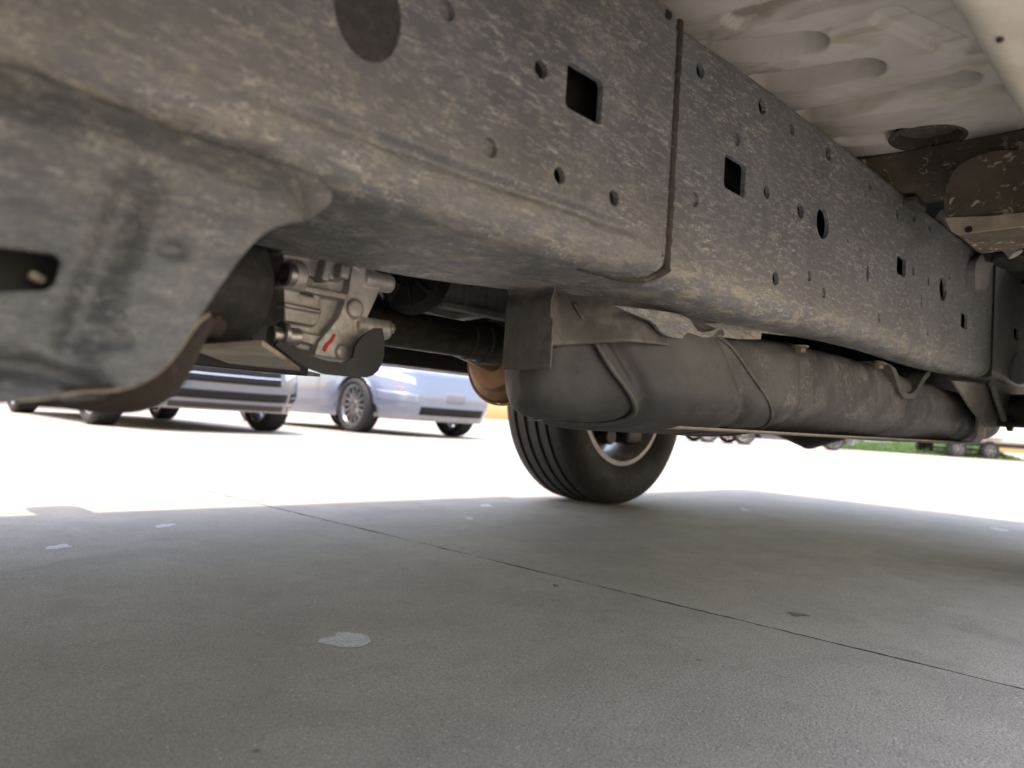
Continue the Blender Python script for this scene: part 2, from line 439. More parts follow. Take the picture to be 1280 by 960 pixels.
def wrap_geo(xs, yo, zb, zt, yi, rb, rt, groove=None):
    """everything of the box section except the flat outer web"""
    secs = []
    for x in xs:
        b, t, i, r1, r2 = zb(x), zt(x), yi(x), rb(x), rt
        s = [(yo, b + r1 + .004), (yo, b + r1 + .0005)]
        if groove:
            g = groove(x); s = [(yo, b + r1 + .018), (yo, b + r1 + .0155)] + [(yo + g * (math.sin(math.pi * q / 10) ** 2 if q < 5 else 1 - .35 * sm(q, 5, 10)), b + r1 + .0150 - .0013 * q) for q in range(11)]
            yo_ = yo; yo = yo + g * .65
        for k in range(9):
            a = math.pi / 2 * k / 8; s.append((yo + r1 - r1 * math.cos(a), b + r1 - r1 * math.sin(a)))
        wv = i - yo
        s += [(yo + r1 + (wv - r1) * .35, b), (yo + r1 + (wv - r1) * .7, b), (i - .006, b), (i - .001, b + .001), (i, b + .005), (i, b + .02), (i, t - .02), (i - .004, t), (yo + r2 + .004, t)]
        if groove: yo = yo_
        for k in range(7):
            a = math.pi / 2 * k / 6; s.append((yo + r2 - r2 * math.sin(a), t - r2 + r2 * math.cos(a)))
        s += [(yo, t - r2 - .0005), (yo, t - r2 - .004)]
        secs.append([(x, q[0], q[1]) for q in s])
    n = len(secs[0]); vs = [q for s in secs for q in s]
    fs = [(a * n + k, (a + 1) * n + k, (a + 1) * n + k + 1, a * n + k + 1) for a in range(len(secs) - 1) for k in range(n - 1)]
    return vs, fs
def rail_piece(name, x0, x1, yo, zb, zt, yi, rb, rt, holes, mat, parent, n=40, undermat=None, thick=.006, groove=None):
    xs = [x0 + (x1 - x0) * k / n for k in range(n + 1)]
    vs, fs = wrap_geo(xs, yo, zb, zt, yi, rb, rt, groove)
    o = mk(name, vs, fs, mat, parent, 60, True)
    for xe in (x0, x1): bmc = bmesh.new(); bmc.faces.new([bmc.verts.new((xe, *q)) for q in ((yo + .001, zb(xe) + .001), (yi(xe) - .001, zb(xe) + .001), (yi(xe) - .001, zt(xe) - .001), (yo + .001, zt(xe) - .001))]); bm_obj('light_cap', bmc, M['clad'], o, None) if xe != .585 and xe != .50 else bmc.free()  # black caps added to keep light out of the box
    outl = [(x, zb(x) + rb(x) + (.018 if groove else .004)) for x in xs] + [(x, zt(x) - rt - .004) for x in xs[::-1]]
    wb = web_plate('web', outl, holes, yo, thick, mat, o)
    return o
# rear section (the long flat one to the right)
zb_r = lambda x: lerp(x, [(.4, .424), (.6, .424), (.83, .420), (1.16, .430), (1.9, .440), (2.1, .447)]) + .003 * math.sin(x * 7)
zt_r = lambda x: lerp(x, [(.4, .680), (.6, .684), (.77, .692), (1.15, .699), (1.74, .705), (2.1, .712)])
yi_r = lambda x: lerp(x, [(.4, .575), (.55, .57), (.70, .530), (.98, .483), (1.27, .460), (2.1, .455)])
holes_r = [circ(876, 88, 22, YO), circ(953, 133, 22, YO), circ(990, 161, 17, YO, .004), circ(1036, 192, 19, YO), circ(1088, 233, 13, YO),
           circ(921, 172, 22, YO, .004), rect(905, 197, 933, 242, YO), circ(959, 240, 19, YO), circ(1001, 263, 21, YO), circ(1029, 279, 41, YO),
           circ(869, 249, 21, YO, .004), circ(970, 348, 20, YO), circ(1012, 345, 15, YO, .004), circ(1030, 366, 15, YO, .004), slot(1085, 341, 24, YO, .5, .006),
           rect(1121, 320, 1133, 345, YO), circ(1142, 339, 12, YO, .006), slot(1161, 351, 14, YO, .6), circ(1179, 361, 32, YO), slot(1152, 374, 21, YO, .4),
           circ(1122, 267, 13, YO), circ(1143, 272, 12, YO), circ(1162, 284, 11, YO), circ(1187, 346, 10, YO, .006), slot(1099, 397, 14, YO, .5), rect(1201, 391, 1210, 411, YO),
           slot(1191, 372, 12, YO, .4), slot(1160, 414, 12, YO, .5), slot(1211, 440, 12, YO, .4), slot(1228, 438, 14, YO, .4), circ(1060, 300, 7, YO, .003)]
rail = rail_piece('frame_rail', .50, 1.925, YO, zb_r, zt_r, yi_r, lambda x: .030, .012, holes_r, M['rail'], suv, 60)
bm = bmesh.new(); add_box(bm, (1.24, .432, .56), (1.33, .003, .22), None); bm_obj('hole_darkener', bm, M['clad'], rail, None)  # black sheet added inside so the holes look unlit
rail['label'] = 'long drilled rear stretch of the near frame rail'
# front section, sleeved over the rear one
YF = .390
zb_f = lambda x: lerp(x, [(-.8, .425), (.2, .418), (.36, .416), (.5, .420), (.575, .424), (.6, .426)])
zt_f = lambda x: .686
yi_f = lambda x: lerp(x, [(-.8, .61), (.3, .612), (.45, .608), (.56, .585), (.6, .57)])
rb_f = lambda x: lerp(x, [(-.8, .026), (.2, .026), (.45, .030), (.56, .026), (.60, .018)])
holes_f = [circ(677, 86, 27, YF), rect(707, 86, 755, 147, YF), circ(613, 184, 29, YF, .005), circ(700, 219, 24, YF), circ(768, 247, 23, YF), circ(559, 12, 30, YF, .005),
           dict(pts=[(hy(461, 15, YF).x + .026 * math.cos(a), hy(461, 10, YF).z + .034 * math.sin(a)) for a in [2 * math.pi * k / 40 for k in range(40)]], blind=.0025)]
frail = rail_piece('frame_rail', -.9, .585, YF, zb_f, zt_f, yi_f, rb_f, .012, holes_f, M['rail_front'], suv, 70, groove=lambda x: .0075 * sm(x, .12, .25) * (1 - sm(x, .50, .57)) + .0001)
bm = bmesh.new(); add_box(bm, (-.15, .424, .57), (1.4, .003, .21), None); bm_obj('hole_darkener', bm, M['clad'], frail, None)  # same added black sheet, darkening the holes of the sleeve
n_o = 40; oc = (hy(461, 15, YF).x, hy(461, 10, YF).z); ov = [(oc[0], YF + .0012, oc[1])] + [(oc[0] + .0245 * math.cos(2 * math.pi * k / n_o), YF + .0012, oc[1] + .0325 * math.sin(2 * math.pi * k / n_o)) for k in range(n_o)]
mk('recess_dark', ov, [(0, (k + 1) % n_o + 1, k + 1) for k in range(n_o)], plain('recess_dark_paint', (.030, .030, .030), .7, 0, .25, 60, .3, (.12, .11, .09), .3), frail, None)  # added dark disc that darkens the shallow stamped recess
frail['label'] = 'proud front sleeve of the near frame rail'
# rounded rear lip of the sleeve + weld in the groove
def lip(u, v):
    a = u * math.pi / 2; z = zb_f(.585) + .020 + (zt_f(0) - zb_f(.585) - .032) * v
    return (.585 + .0095 * math.sin(a), YF + .0110 * (1 - math.cos(a)), z)
vs, fs = grid_geo(lip, 9, 30); mk('sleeve_lip', vs, fs, M['rail_front'], frail, 180)
def bead_pt(u, v):
    z = .686 - .250 * v; wob = noise.noise(Vector((z * 40, 0, 1))); xc = .6105 + .0008 * wob + .001 * noise.noise(Vector((z * 150, 3, 1))); a = math.pi * u
    return (xc - (.0052 + .0012 * wob) * math.cos(a), YO + .001 - (.0034 + .0014 * noise.noise(Vector((z * 130, 0, 7)))) * math.sin(a), z)
vs, fs = grid_geo(bead_pt, 12, 160); mk('weld_bead', vs, fs, M['seam'], frail, 180)
wp = [Vector((.6105 - .10 * sm(k, 1, 24), YO - .001 + .030 * sm(k, 0, 14), .438 - .014 * sm(k, 0, 9))) for k in range(25)]
vs, fs = tube_geo(wp, lambda i: .0042 + .0010 * noise.noise(Vector((i * .8, 0, 3))), 10); mk('weld_bead', vs, fs, M['seam'], frail, 180)
hexbolt('bolt', hy(832, 20, .392), (0, -1, -.2), .004, frail, M['black'])
# rear end piece, kicking up over the axle
zb_e = lambda x: .446 + .14 * sm(x, 2.25, 2.9)
zt_e = lambda x: .715 + .14 * sm(x, 2.25, 2.9)
rail_e = rail_piece('frame_rail', 1.93, 3.35, YO - .004, zb_e, zt_e, lambda x: .47, lambda x: .02, .012, [rect(1267, 409, 1274, 425, YO - .004)], M['rail_end_lit'], suv, 30)
rail_e['label'] = 'rear end of the near frame rail that kicks up'
# far rail
xs_far = lambda a, b: None
vs, fs = wrap_geo([-.9 + 4.25 * k / 40 for k in range(41)], 0, lambda x: .388 + .14 * sm(x, 2.25, 2.9), lambda x: .70 + .14 * sm(x, 2.25, 2.9), lambda x: .10, lambda x: .02, .012)
vs = [(v[0], 1.46 - v[1], v[2]) for v in vs]
n_ = len(vs) // 41
for k in range(40): fs.append((k * n_, k * n_ + n_ - 1, (k + 1) * n_ + n_ - 1, (k + 1) * n_))
mk('frame_rail', vs, fs, M['black'], suv, 60, True)['label'] = 'far frame rail'

# ---- hanging bracket at the left
YB = .380
outl_px = [(-60, 60), (0, 66), (80, 90), (160, 125), (240, 160), (330, 190), (420, 208), (455, 228), (440, 256), (395, 271), (352, 281), (324, 294), (283, 345), (245, 405), (218, 448), (188, 474), (150, 489), (96, 490), (60, 498), (0, 503), (-60, 500)]
def smooth_poly(pts, it=2):
    for _ in range(it):
        q = []
        for a, b in zip(pts, pts[1:]):
            q += [(a[0] * .75 + b[0] * .25, a[1] * .75 + b[1] * .25), (a[0] * .25 + b[0] * .75, a[1] * .25 + b[1] * .75)]
        pts = [pts[0]] + q + [pts[-1]]
    return pts
bp = smooth_poly(outl_px[1:-1], 2)
bp = [(-240, 40)] + bp + [(-240, 470)]
out3 = [(hy(u, v, YB).x, hy(u, v, YB).z) for u, v in bp]
# dense sheet clipped to that outline so that the stamped dent is real relief
def in_poly(x, z, P):
    c = False; j = len(P) - 1
    for i in range(len(P)):
        if (P[i][1] > z) != (P[j][1] > z) and x < (P[j][0] - P[i][0]) * (z - P[i][1]) / (P[j][1] - P[i][1]) + P[i][0]: c = not c
        j = i
    return c
def dent_y(x, z):
    # stamped valley running down through the plate, lip along the bottom, two dimples
    dy = 0.0
    a, b = hy(180, 215, YB), hy(95, 440, YB)
    t = max(0, min(1, (a.z - z) / (a.z - b.z))); cx = a.x + (b.x - a.x) * t
    d = (x - cx)
    dy += .016 * math.exp(-(d / .010) ** 2) * sm(z, b.z - .02, b.z + .01) * (1 - sm(z, a.z - .012, a.z + .012))
    dy += .006 * (1 - sm(d, -.022, -.004)) * (1 - sm(z, a.z - .02, a.z + .015)) * sm(z, b.z - .03, b.z)
    l1 = hy(65, 472, YB).z + .004 * math.sin((x - .05) * 60)
    dy += .014 * math.exp(-((z - l1) / .0045) ** 2) * (1 - sm(x, .105, .122))
    for (u, v) in ((217, 311), (147, 424)):
        q = hy(u, v, YB); dd = math.hypot((x - q.x), (z - q.z) * 1.8)
        dy += .006 * (1 - sm(dd, .005, .009))
    return dy
def rail_y(x, z):
    b, r1 = zb_f(x), rb_f(x); t_ = max(0, min(r1, b + r1 - z)); return YF + r1 - math.sqrt(max(0, r1 * r1 - t_ * t_))
def bracket_y(x, z):
    y = YB + dent_y(x, z)
    t_ = sm(z, .392, .424); y = y * (1 - t_) + .3945 * t_                 # leans back into the corner of the rail
    t2 = sm(x, .190, .238) * sm(z, .372, .402); y = y * (1 - t2) + (rail_y(x, max(z, zb_f(x) + .002)) + .004) * t2
    return y
from mathutils.geometry import delaunay_2d_cdt
rh = rounded([(hy(-40, 330, YB).x, hy(0, 360, YB).z - .004), (hy(74, 335, YB).x, hy(74, 362, YB).z), (hy(84, 315, YB).x, hy(84, 317, YB).z), (hy(-40, 330, YB).x, hy(0, 308, YB).z)], .006, 5)
rh = [(q[0], q[1]) for q in rh]
pts2 = [Vector(p) for p in out3] + [Vector(p) for p in rh]; no, nh = len(out3), len(rh)
edges2 = [(k, (k + 1) % no) for k in range(no)] + [(no + k, no + (k + 1) % nh) for k in range(nh)]
xmn, xmx = min(p[0] for p in out3), max(p[0] for p in out3); zmn, zmx = min(p[1] for p in out3), max(p[1] for p in out3)
st = .0028
xi = xmn + st
while xi < xmx:
    zi = zmn + st
    while zi < zmx:
        if in_poly(xi, zi, out3) and not in_poly(xi, zi, rh): pts2.append(Vector((xi, zi)))
        zi += st
    xi += st
cv, ce, cf, *_ = delaunay_2d_cdt(pts2, edges2, [], 0, 1e-6)
fs = []
for f in cf:
    mx = sum(cv[k].x for k in f) / 3; mz = sum(cv[k].y for k in f) / 3
    if in_poly(mx, mz, out3) and not in_poly(mx, mz, rh): fs.append(tuple(f))
def edge_fold(x, z):
    return 0
vs = [Vector((p.x, bracket_y(p.x, p.y), p.y)) for p in cv]
nv = len(vs)
br = mk('hanger_bracket', vs, fs, M['bracket'], suv, 180)
mod = br.modifiers.new('th', 'SOLIDIFY'); mod.thickness = .005; mod.offset = -1
br['label'] = 'stamped bracket hanging off the front of the rail'
# rusty flared flange along its lower rear edge
inn = smooth_poly([(262, 392), (245, 405), (218, 448), (188, 474), (150, 489), (96, 490), (60, 498), (20, 501)], 2)
outr = smooth_poly([(250, 400), (245, 425), (236, 458), (219, 495), (182, 516), (130, 518), (75, 511), (20, 505)], 2)
def fl(u, v):
    k = u * (len(inn) - 1); i = min(int(k), len(inn) - 2); t = k - i
    a = [inn[i][q] * (1 - t) + inn[i + 1][q] * t for q in (0, 1)]; b = [outr[i][q] * (1 - t) + outr[i + 1][q] * t for q in (0, 1)]
    A, B = hy(a[0], a[1], YB + .001), hy(b[0], b[1], YB + .065)
    p = A.lerp(B, v); p.x += .006 * math.sin(v * math.pi); p.z -= .002 * math.sin(v * math.pi)
    return p
vs, fs = grid_geo(fl, 60, 14); fo = mk('flange', vs, fs, M['rust'], br, 180); fo.modifiers.new('th', 'SOLIDIFY').thickness = .003
vs, fs = tube_geo([fl(k / 59, 0) for k in range(60)], .0006, 8); mk('flange_edge', vs, fs, M['edge'], br, 180)
bm = bmesh.new(); add_prism(bm, [hy(u, v, .3868) for u, v in ((198, 191), (222, 186), (240, 189), (247, 194), (244, 199), (234, 198), (218, 191))], (0, .006, 0)); bm_obj('slit_dark', bm, M['clad'], br, None)  # black prism set in for the dark inside an open slit
bm = bmesh.new(); q = hy(236, 402, .47); add_cyl(bm, q, (1, .1, .02), .0075, .022, 20, bev=.0015); bm_obj('stud', bm, M['rust'], br)
bm = bmesh.new(); add_box(bm, hy(46, 347, .405), (.007, .004, .004), Matrix.Rotation(.4, 3, 'Y'), .001); bm_obj('clip', bm, M['edge'], br)
bm = bmesh.new(); add_box(bm, (.055, .418, .345), (.13, .006, .12), None, .002); bm_obj('slot_darkener', bm, M['clad'], br)  # black plate added behind the slot so it reads as deep shade

# ---- rubber bushing, cast housing and its cradle
def axis_at(u, v, y): return hy(u, v, y)
c0 = hy(290, 366, .665)
prof = [(-.045, .040), (-.052, .044), (-.053, .050), (-.047, .0555), (-.030, .0575), (.0, .058), (.022, .0565), (.036, .053), (.043, .046), (.044, .030), (.044, .001)]
vs, fs = lathe_geo(prof, c0 + Vector((-.028, 0, .004)), (1, .12, 0), 56); bush = mk('rubber_bushing', vs, fs, M['rubber'], suv, 60)
vs, fs = lathe_geo([(-.046, .0405), (-.01, .038), (-.01, .012), (-.07, .012), (-.072, .010), (-.072, .0001)], c0 + Vector((-.028, 0, .004)), (1, .12, 0), 40); mk('bushing_sleeve', vs, fs, M['black'], bush, 40)
hb = bmesh.new(); YC = .675
def P(u, v, y=YC): return hy(u, v, y)
def slabp(px, y, d): add_prism(hb, [P(u, v, y) for u, v in px], (0, d, 0))
slabp([(348, 296), (448, 312), (446, 345), (432, 380), (412, 412), (398, 440), (372, 436), (360, 424), (350, 400)], .676, .075)
slabp([(354, 316), (430, 329), (428, 352), (356, 340)], .668, .06)                       # upper block
slabp([(352, 307), (438, 322), (438, 329), (352, 315)], .660, .03)                       # ledge
slabp([(352, 350), (434, 367), (433, 375), (352, 358)], .660, .03)                       # long rib
slabp([(355, 363), (400, 373), (403, 391), (395, 408), (356, 401)], .667, .05)           # lower block
slabp([(356, 378), (402, 388), (402, 392), (356, 383)], .663, .02)
slabp([(362, 411), (404, 420), (399, 433), (364, 424)], .668, .04)                       # foot
slabp([(446, 314), (462, 317), (469, 338), (463, 350), (478, 355), (472, 370), (462, 392), (454, 405), (447, 430), (441, 453), (393, 444), (398, 428), (424, 396), (436, 364), (440, 335)], .662, .035)  # flange
for (u, v, r_, l_) in ((470, 352, .0105, .020), (460, 410, .0110, .026), (468, 322, .0070, .016)):
    add_cyl(hb, P(u, v, .668) - Vector((.018, 0, 0)), (1, 0, .02), r_, l_ + .018, 24, bev=.002)
for (u, v, r_) in ((446, 386, .0100), (453, 325, .0085), (430, 440, .0080)):
    add_cyl(hb, P(u, v, .657), (0, 1, 0), r_, .03, 24, bev=.002)
add_box(hb, P(404, 336, .664), (.010, .02, .028), Matrix.Rotation(.12, 3, 'Y'), .003); add_box(hb, P(426, 340, .664), (.012, .02, .016), Matrix.Rotation(.12, 3, 'Y'), .003)
add_cyl(hb, P(356, 343, .668), (1, 0, 0), .015, .02, 24, bev=.003)
house = bm_obj('gear_housing', hb, M['cast'], suv, 180)
rm = house.modifiers.new('r', 'REMESH'); rm.mode = 'VOXEL'; rm.voxel_size = .0011; rm.use_smooth_shade = True
smo = house.modifiers.new('s', 'SMOOTH'); smo.factor = .6; smo.iterations = 5
house['label'] = 'bare cast alloy housing with ribs and bosses'
bm = bmesh.new(); add_cyl(bm, P(338, 418, .650), (1, .05, .04), .0085, .030, 24, bev=.001); add_cyl(bm, P(350, 417, .650), (1, .05, .04), .0125, .006, 28, bev=.001); bm_obj('bolt', bm, M['steel'], house, 40)
bm = bmesh.new(); add_cyl(bm, P(355, 342, .650), (1, .05, .04), .012, .010, 28, bev=.002); bm_obj('bolt', bm, M['steel'], house, 40)
hexbolt('bolt', P(484, 410, .664), (1, 0, .02), .006, house, M['steel'])
bm = bmesh.new(); add_cyl(bm, P(437, 331, .655), (0, -1, 0), .0028, .004, 12, bev=.001); bm_obj('drip', bm, M['steel'], house)
mark = [P(u, v, .6605) for u, v in ((418, 417), (412, 426), (407, 430), (404, 438), (407, 440), (411, 432), (416, 427), (420, 419))]
bm = bmesh.new(); add_prism(bm, mark, (0, .0012, 0)); bm_obj('paint_mark', bm, M['red'], house, None)
# cradle: near upright (black, its right part filling in the shaded void) and pan below (pale dusty underside)
cr = [hy(u, v, .640) for u, v in smooth_poly([(344, 432), (350, 424), (396, 449), (440, 455), (446, 425), (477, 405), (481, 425), (480, 450), (470, 468), (455, 473), (390, 466), (344, 432)], 1)][:-1]
bm = bmesh.new(); add_prism(bm, cr, (0, .004, 0)); cradle = bm_obj('mount_cradle', bm, M['clad'], suv, 50)
zc = .322
pz = [hz(u, v, zc) for u, v in ((240, 437), (327, 432), (352, 448), (378, 466), (400, 471), (330, 467), (290, 456))]
bm = bmesh.new(); add_prism(bm, pz, (0, 0, .004)); bm_obj('cradle_pan', bm, M['mud_pale'], cradle, 40)
mkp = [(.24, .775, .30), (.46, .775, .30)]
bm = bmesh.new(); add_box(bm, (.35, .80, .372), (.22, .006, .11), None, .002); bm_obj('back_plate', bm, M['black'], cradle)

# ---- black slotted dust cover, gearbox pan, shaft, converter behind the rail
c = hy(512, 340, .86)
vs, fs = lathe_geo([(0, .001), (0, .02), (-.006, .022), (-.006, .050), (.0, .056), (.010, .060), (.016, .0605), (.016, .057), (.012, .052)], c, (1, .5, 0), 48)
dc = mk('dust_cover', vs, fs, M['black'], suv, 40)
bm = bmesh.new()
dd, xx, yy = basis((1, .5, 0))
for k in range(9):
    a = 2 * math.pi * k / 9; q = xx * math.cos(a) + yy * math.sin(a)
    rot = Matrix((q, q.cross(dd), dd)).transposed()
    add_box(bm, c + q * .036 - dd * .006, (.030, .006, .012), rot, .0015)
bm_obj('cover_rib', bm, M['rubber'], dc, 40)
hexbolt('bolt', hy(538, 352, .84), (-.7, -.7, 0), .006, dc, M['steel'])
pp = [hy(u, v, 1.0) for u, v in ((504, 388), (520, 372), (546, 352), (578, 349), (640, 357), (640, 392), (606, 394), (562, 398), (552, 390))]
bm = bmesh.new(); add_prism(bm, pp, (.05, .22, 0))
bmesh.ops.bevel(bm, geom=list(bm.edges), offset=.006, segments=3, affect='EDGES')
pan = bm_obj('gearbox_pan', bm, M['pan'], suv, 50)
for u in (556, 582, 610):
    bm = bmesh.new(); a, b = hy(u, 356, .995), hy(u + 1, 385, .995); add_box(bm, (a + b) / 2, (.006, .012, (a - b).length), None, .002); bm_obj('pan_rib', bm, M['pan'], pan, 50)
bm = bmesh.new(); a, b = hy(552, 388, .99), hy(640, 392, .99); add_box(bm, (a + b) / 2, ((b - a).length, .03, .012), None, .004); bm_obj('pan_rim', bm, M['pan'], pan, 50)
# shaft runs along the vehicle
S0, S1 = hy(484, 410, .93), hy(588, 424, .93)
S0.z = S1.z = (S0.z + S1.z) / 2; Sx = Vector((1, 0, 0))
vs, fs = tube_geo([S0 - Sx * .6, S0, S1], .030, 40); sh = mk('drive_shaft', vs, fs, M['shaft'], suv, 60)
vs, fs = lathe_geo([(-.012, .030), (-.010, .033), (.02, .0335), (.024, .037), (.055, .037), (.058, .0345), (.10, .0345), (.104, .040), (.15, .040)], S1, Sx, 48)
uj = mk('shaft_joint', vs, fs, M['shaft'], sh, 40)
vs, fs = tube_geo([S1 + Sx * .15, S1 + Sx * 1.2], .034, 40); mk('shaft_tube', vs, fs, M['shaft'], sh, 60)
MC = hy(616, 449, 1.08); RM = .083
vs, fs = lathe_geo([(0, .001), (-.004, .04), (.0, .060), (.010, .064), (.014, .070), (.016, .078), (.030, .088), (.45, .088), (.47, .06), (.48, .03), (.9, .03)], MC, (1, .12, 0), 64)
mu = mk('muffler', vs, fs, M['muffler'], suv, 50)
vs, fs = lathe_geo([(.028, .0885), (.028, .093), (.036, .093), (.036, .0885)], MC, (1, .12, 0), 64); mk('muffler_rim', vs, fs, M['muffler'], mu, 30)
vs, fs = tube_geo([MC + Vector((.01, 0, 0)), MC + Vector((-.08, 0, .02)), MC + Vector((-.2, .03, .05)), MC + Vector((-.7, .06, .08))], .028, 24); mk('exhaust_pipe', vs, fs, M['muffler'], mu, 60)

# ---- fuel tank with its guard sheets and straps
TX0, TX1 = .590, 2.42
def tank_pt(u, v):
    # u along the vehicle, v round the section
    x = TX0 + (TX1 - TX0) * (max(0, u - .03) / .94) ** 1.15 if u < .97 else TX1
    return tank_surf(x, min(1, u / .03, (1 - u) / .03), v)
def tank_surf(x, q, v, off=0.0):
    d0 = min(x - TX0, TX1 - x); e = math.sqrt(max(0, 1 - (1 - min(1, d0 / .05)) ** 2))
    ynear = .466 + .056 * (1 - sm(x, .57, .76)) - .004 * math.sin(x * 4)
    yfar = min(.80, .612 + (x - .60) * .95)
    zbot = lerp(x, [(.57, .2805), (.9, .2815), (1.37, .286), (2.42, .297)]); ztop = lerp(x, [(.57, .430), (.85, .424), (1.15, .437), (1.45, .437), (1.62, .428), (2.42, .425)])
    cy_, cz = (ynear + yfar) / 2, (zbot + ztop) / 2; a, b = (yfar - ynear) / 2, (ztop - zbot) / 2
    a -= .030 * (1 - e); b -= .030 * (1 - e)
    a *= max(.002, q); b *= max(.002, q)
    th = 2 * math.pi * v; cs, sn = math.cos(th), math.sin(th); p = 2.9 if sn < 0 else 4.2
    y = cy_ - a * math.copysign(abs(cs) ** (2 / p), cs); z = cz + b * math.copysign(abs(sn) ** (2 / p), sn)
    g = 0
    for gx in (1.10, 1.42, 1.56, 1.98): g += .005 * math.exp(-((x - gx - .10 * (cz - z)) / .012) ** 2)
    g += .008 * math.exp(-((x - .655 - (cz + .03 - z) * .75) / .009) ** 2) + .006 * sm(x, .76, .70)
    g += .0045 * math.exp(-((x - .83 - (cz + .05 - z) * 1.1) / .012) ** 2)
    g += .0045 * noise.noise(Vector((x * 6, y * 7, z * 9))) + .004 * math.sin(x * 5.1 + 1) * max(0, -sn)
    d = Vector((0, y - cy_, z - cz)); L = d.length
    if L > 1e-4 and q >= 1: d *= (L - g + off) / L
    return (x, cy_ + d.y, cz + d.z)
vs, fs = grid_geo(tank_pt, 260, 81)
tank = mk('fuel_tank', vs, fs, M['tank'], suv, 180); tank['label'] = 'long black moulded fuel tank under the rail'
def guard(u, v, lift=.0055):
    vv = -.30 + .40 * v; z0 = tank_surf(.75, 1, vv)[2]; k = max(0, (.425 - z0) / .14)
    x0 = .612 + .115 * k ** 1.7; x1 = .80 + .26 * k
    return tank_surf(x0 + (x1 - x0) * u, 1, vv, lift)
vs, fs = grid_geo(guard, 60, 60); o_ = mk('tank_guard', vs, fs, M['tank'], tank, 180); md = o_.modifiers.new('t', 'SOLIDIFY'); md.thickness = .004
for uu, rr_ in ((0.0, .0030), (1.0, .0022)):
    vs, fs = tube_geo([guard(uu, k / 60, .0065) for k in range(61)], rr_, 10); mk('guard_hem', vs, fs, M['shield'], tank, 180)
def skid(u, v):
    x = .84 + 1.5 * u; y = .50 + .27 * v + .02 * math.sin(x * 9); zb_ = lerp(x, [(.57, .2825), (.9, .2850), (1.37, .289), (2.42, .300)])
    return (x, y, zb_ - .0008 + .003 * (1 - sm(v, 0, .05)))
vs, fs = grid_geo(skid, 40, 30); o_ = mk('tank_skid', vs, fs, plain('skid_bounce', (.30, .255, .19), .7, 0, .2, 30, .2), tank, 180); o_.modifiers.new('t', 'SOLIDIFY').thickness = .002  # pale tone painted in for sunlit ground reflecting off the skid
def sheet(name, fn, nu, nv, mat, parent, th=.002):
    vs, fs = grid_geo(fn, nu, nv); o = mk(name, vs, fs, mat, parent, 180); md = o.modifiers.new('th', 'SOLIDIFY'); md.thickness = th; md.offset = 0
    return o
# guard A: faces the front, hangs in front of the inner lobe
def gA(u, v):
    y = .512 + .080 * u; z = .470 - .134 * v; x = .572 + .008 * u + .004 * math.exp(-((v - .38) / .05) ** 2) - .006 * math.exp(-((u) / .08) ** 2) * (1 if .3 < v < .6 else .2)
    if v > .30: x += .004
    return (x, y, z + .0006 * math.sin(u * 9))
sheet('heat_shield', gA, 30, 40, M['shield'], suv)['label'] = 'grey sheet shield across the front of the tank'
# guard B: wraps the near top of the tank
gB_low = [(0, 432), (.2, 430), (.45, 427), (.6, 430), (.68, 433), (.78, 427), (1, 420)]
def gB(u, v):
    px = 683 + (905 - 683) * u
    lowv = lerp(u, gB_low); yy_ = .520 - .052 * sm(u, 0, .55)
    lo = hy(px + 6 * (1 - u), lowv, yy_); hi = hy(px, 372, yy_); hi.z = .462
    p = lo.lerp(Vector((lo.x, yy_ + .012, hi.z)), 1 - v)
    if u < .08: p.x += .0; p.y -= .008 * (1 - u / .08) * math.exp(-((v - .45) / .1) ** 2)
    p.y += .010 * (1 - v)
    return p
sheet('heat_shield', gB, 60, 24, M['shield'], suv)['label'] = 'grey sheet shield over the near front corner of the tank'
# flange tabs below the rail
def tab(name, px, y, dy, parent, mat=M['rail']):
    bm = bmesh.new(); add_prism(bm, [hy(u, v, y) for u, v in px], (0, dy, 0)); return bm_obj(name, bm, mat, parent, 30)
t1 = smooth_poly([(768, 382), (800, 396), (817, 402), (826, 416), (842, 423), (888, 423), (896, 415), (899, 409), (890, 414), (874, 416), (868, 408), (862, 398), (840, 390), (768, 382)], 1)[:-1]
tab('rail_tab', t1, .462, .004, rail)
t2 = [(880, 404), (897, 411), (893, 420), (925, 424), (951, 424), (952, 416), (990, 420), (990, 405)]
tab('rail_tab', t2, .470, .004, rail)
t3 = smooth_poly([(1092, 452), (1112, 455), (1119, 472), (1127, 497), (1140, 499), (1146, 496), (1156, 476), (1164, 468), (1160, 463), (1152, 474), (1143, 492), (1131, 492), (1124, 470), (1118, 458), (1100, 450), (1092, 452)], 1)[:-1]
tab('rail_tab', t3, .458, .03, rail, M['shield'])
for (u, v, y) in ((1000, 437, .463), (1098, 458, .455), (1134, 470, .50)):
    hexbolt('bolt', hy(u, v, y) + Vector((0, 0, .006)), (0, 0, -1), .0085, tank, M['bolt'])
# strap and its anchors at the rear end of the tank
def strap(u, v):
    path = [Vector((2.02, .452, .415)), Vector((2.10, .452, .36)), Vector((2.13, .458, .318)), Vector((2.15, .474, .300)), Vector((2.17, .52, .2945)), Vector((2.18, .78, .293))]
    k = u * (len(path) - 1); i = min(int(k), len(path) - 2); p = path[i].lerp(path[i + 1], k - i); p.x += -.045 + .09 * v; return p
sheet('tank_strap', strap, 60, 8, M['rail_end_lit'], tank, .004)
def anchor(name, px, y, dy):
    bm = bmesh.new(); add_prism(bm, [hy(u, v, y) for u, v in px], (0, dy, 0)); bmesh.ops.bevel(bm, geom=list(bm.edges), offset=.0015, segments=2, affect='EDGES'); return bm_obj(name, bm, M['rail_end_lit'], rail_e, 40)
anchor('strap_anchor', [(1192, 476), (1240, 480), (1250, 512), (1244, 536), (1234, 534), (1216, 512)], .428, .006)
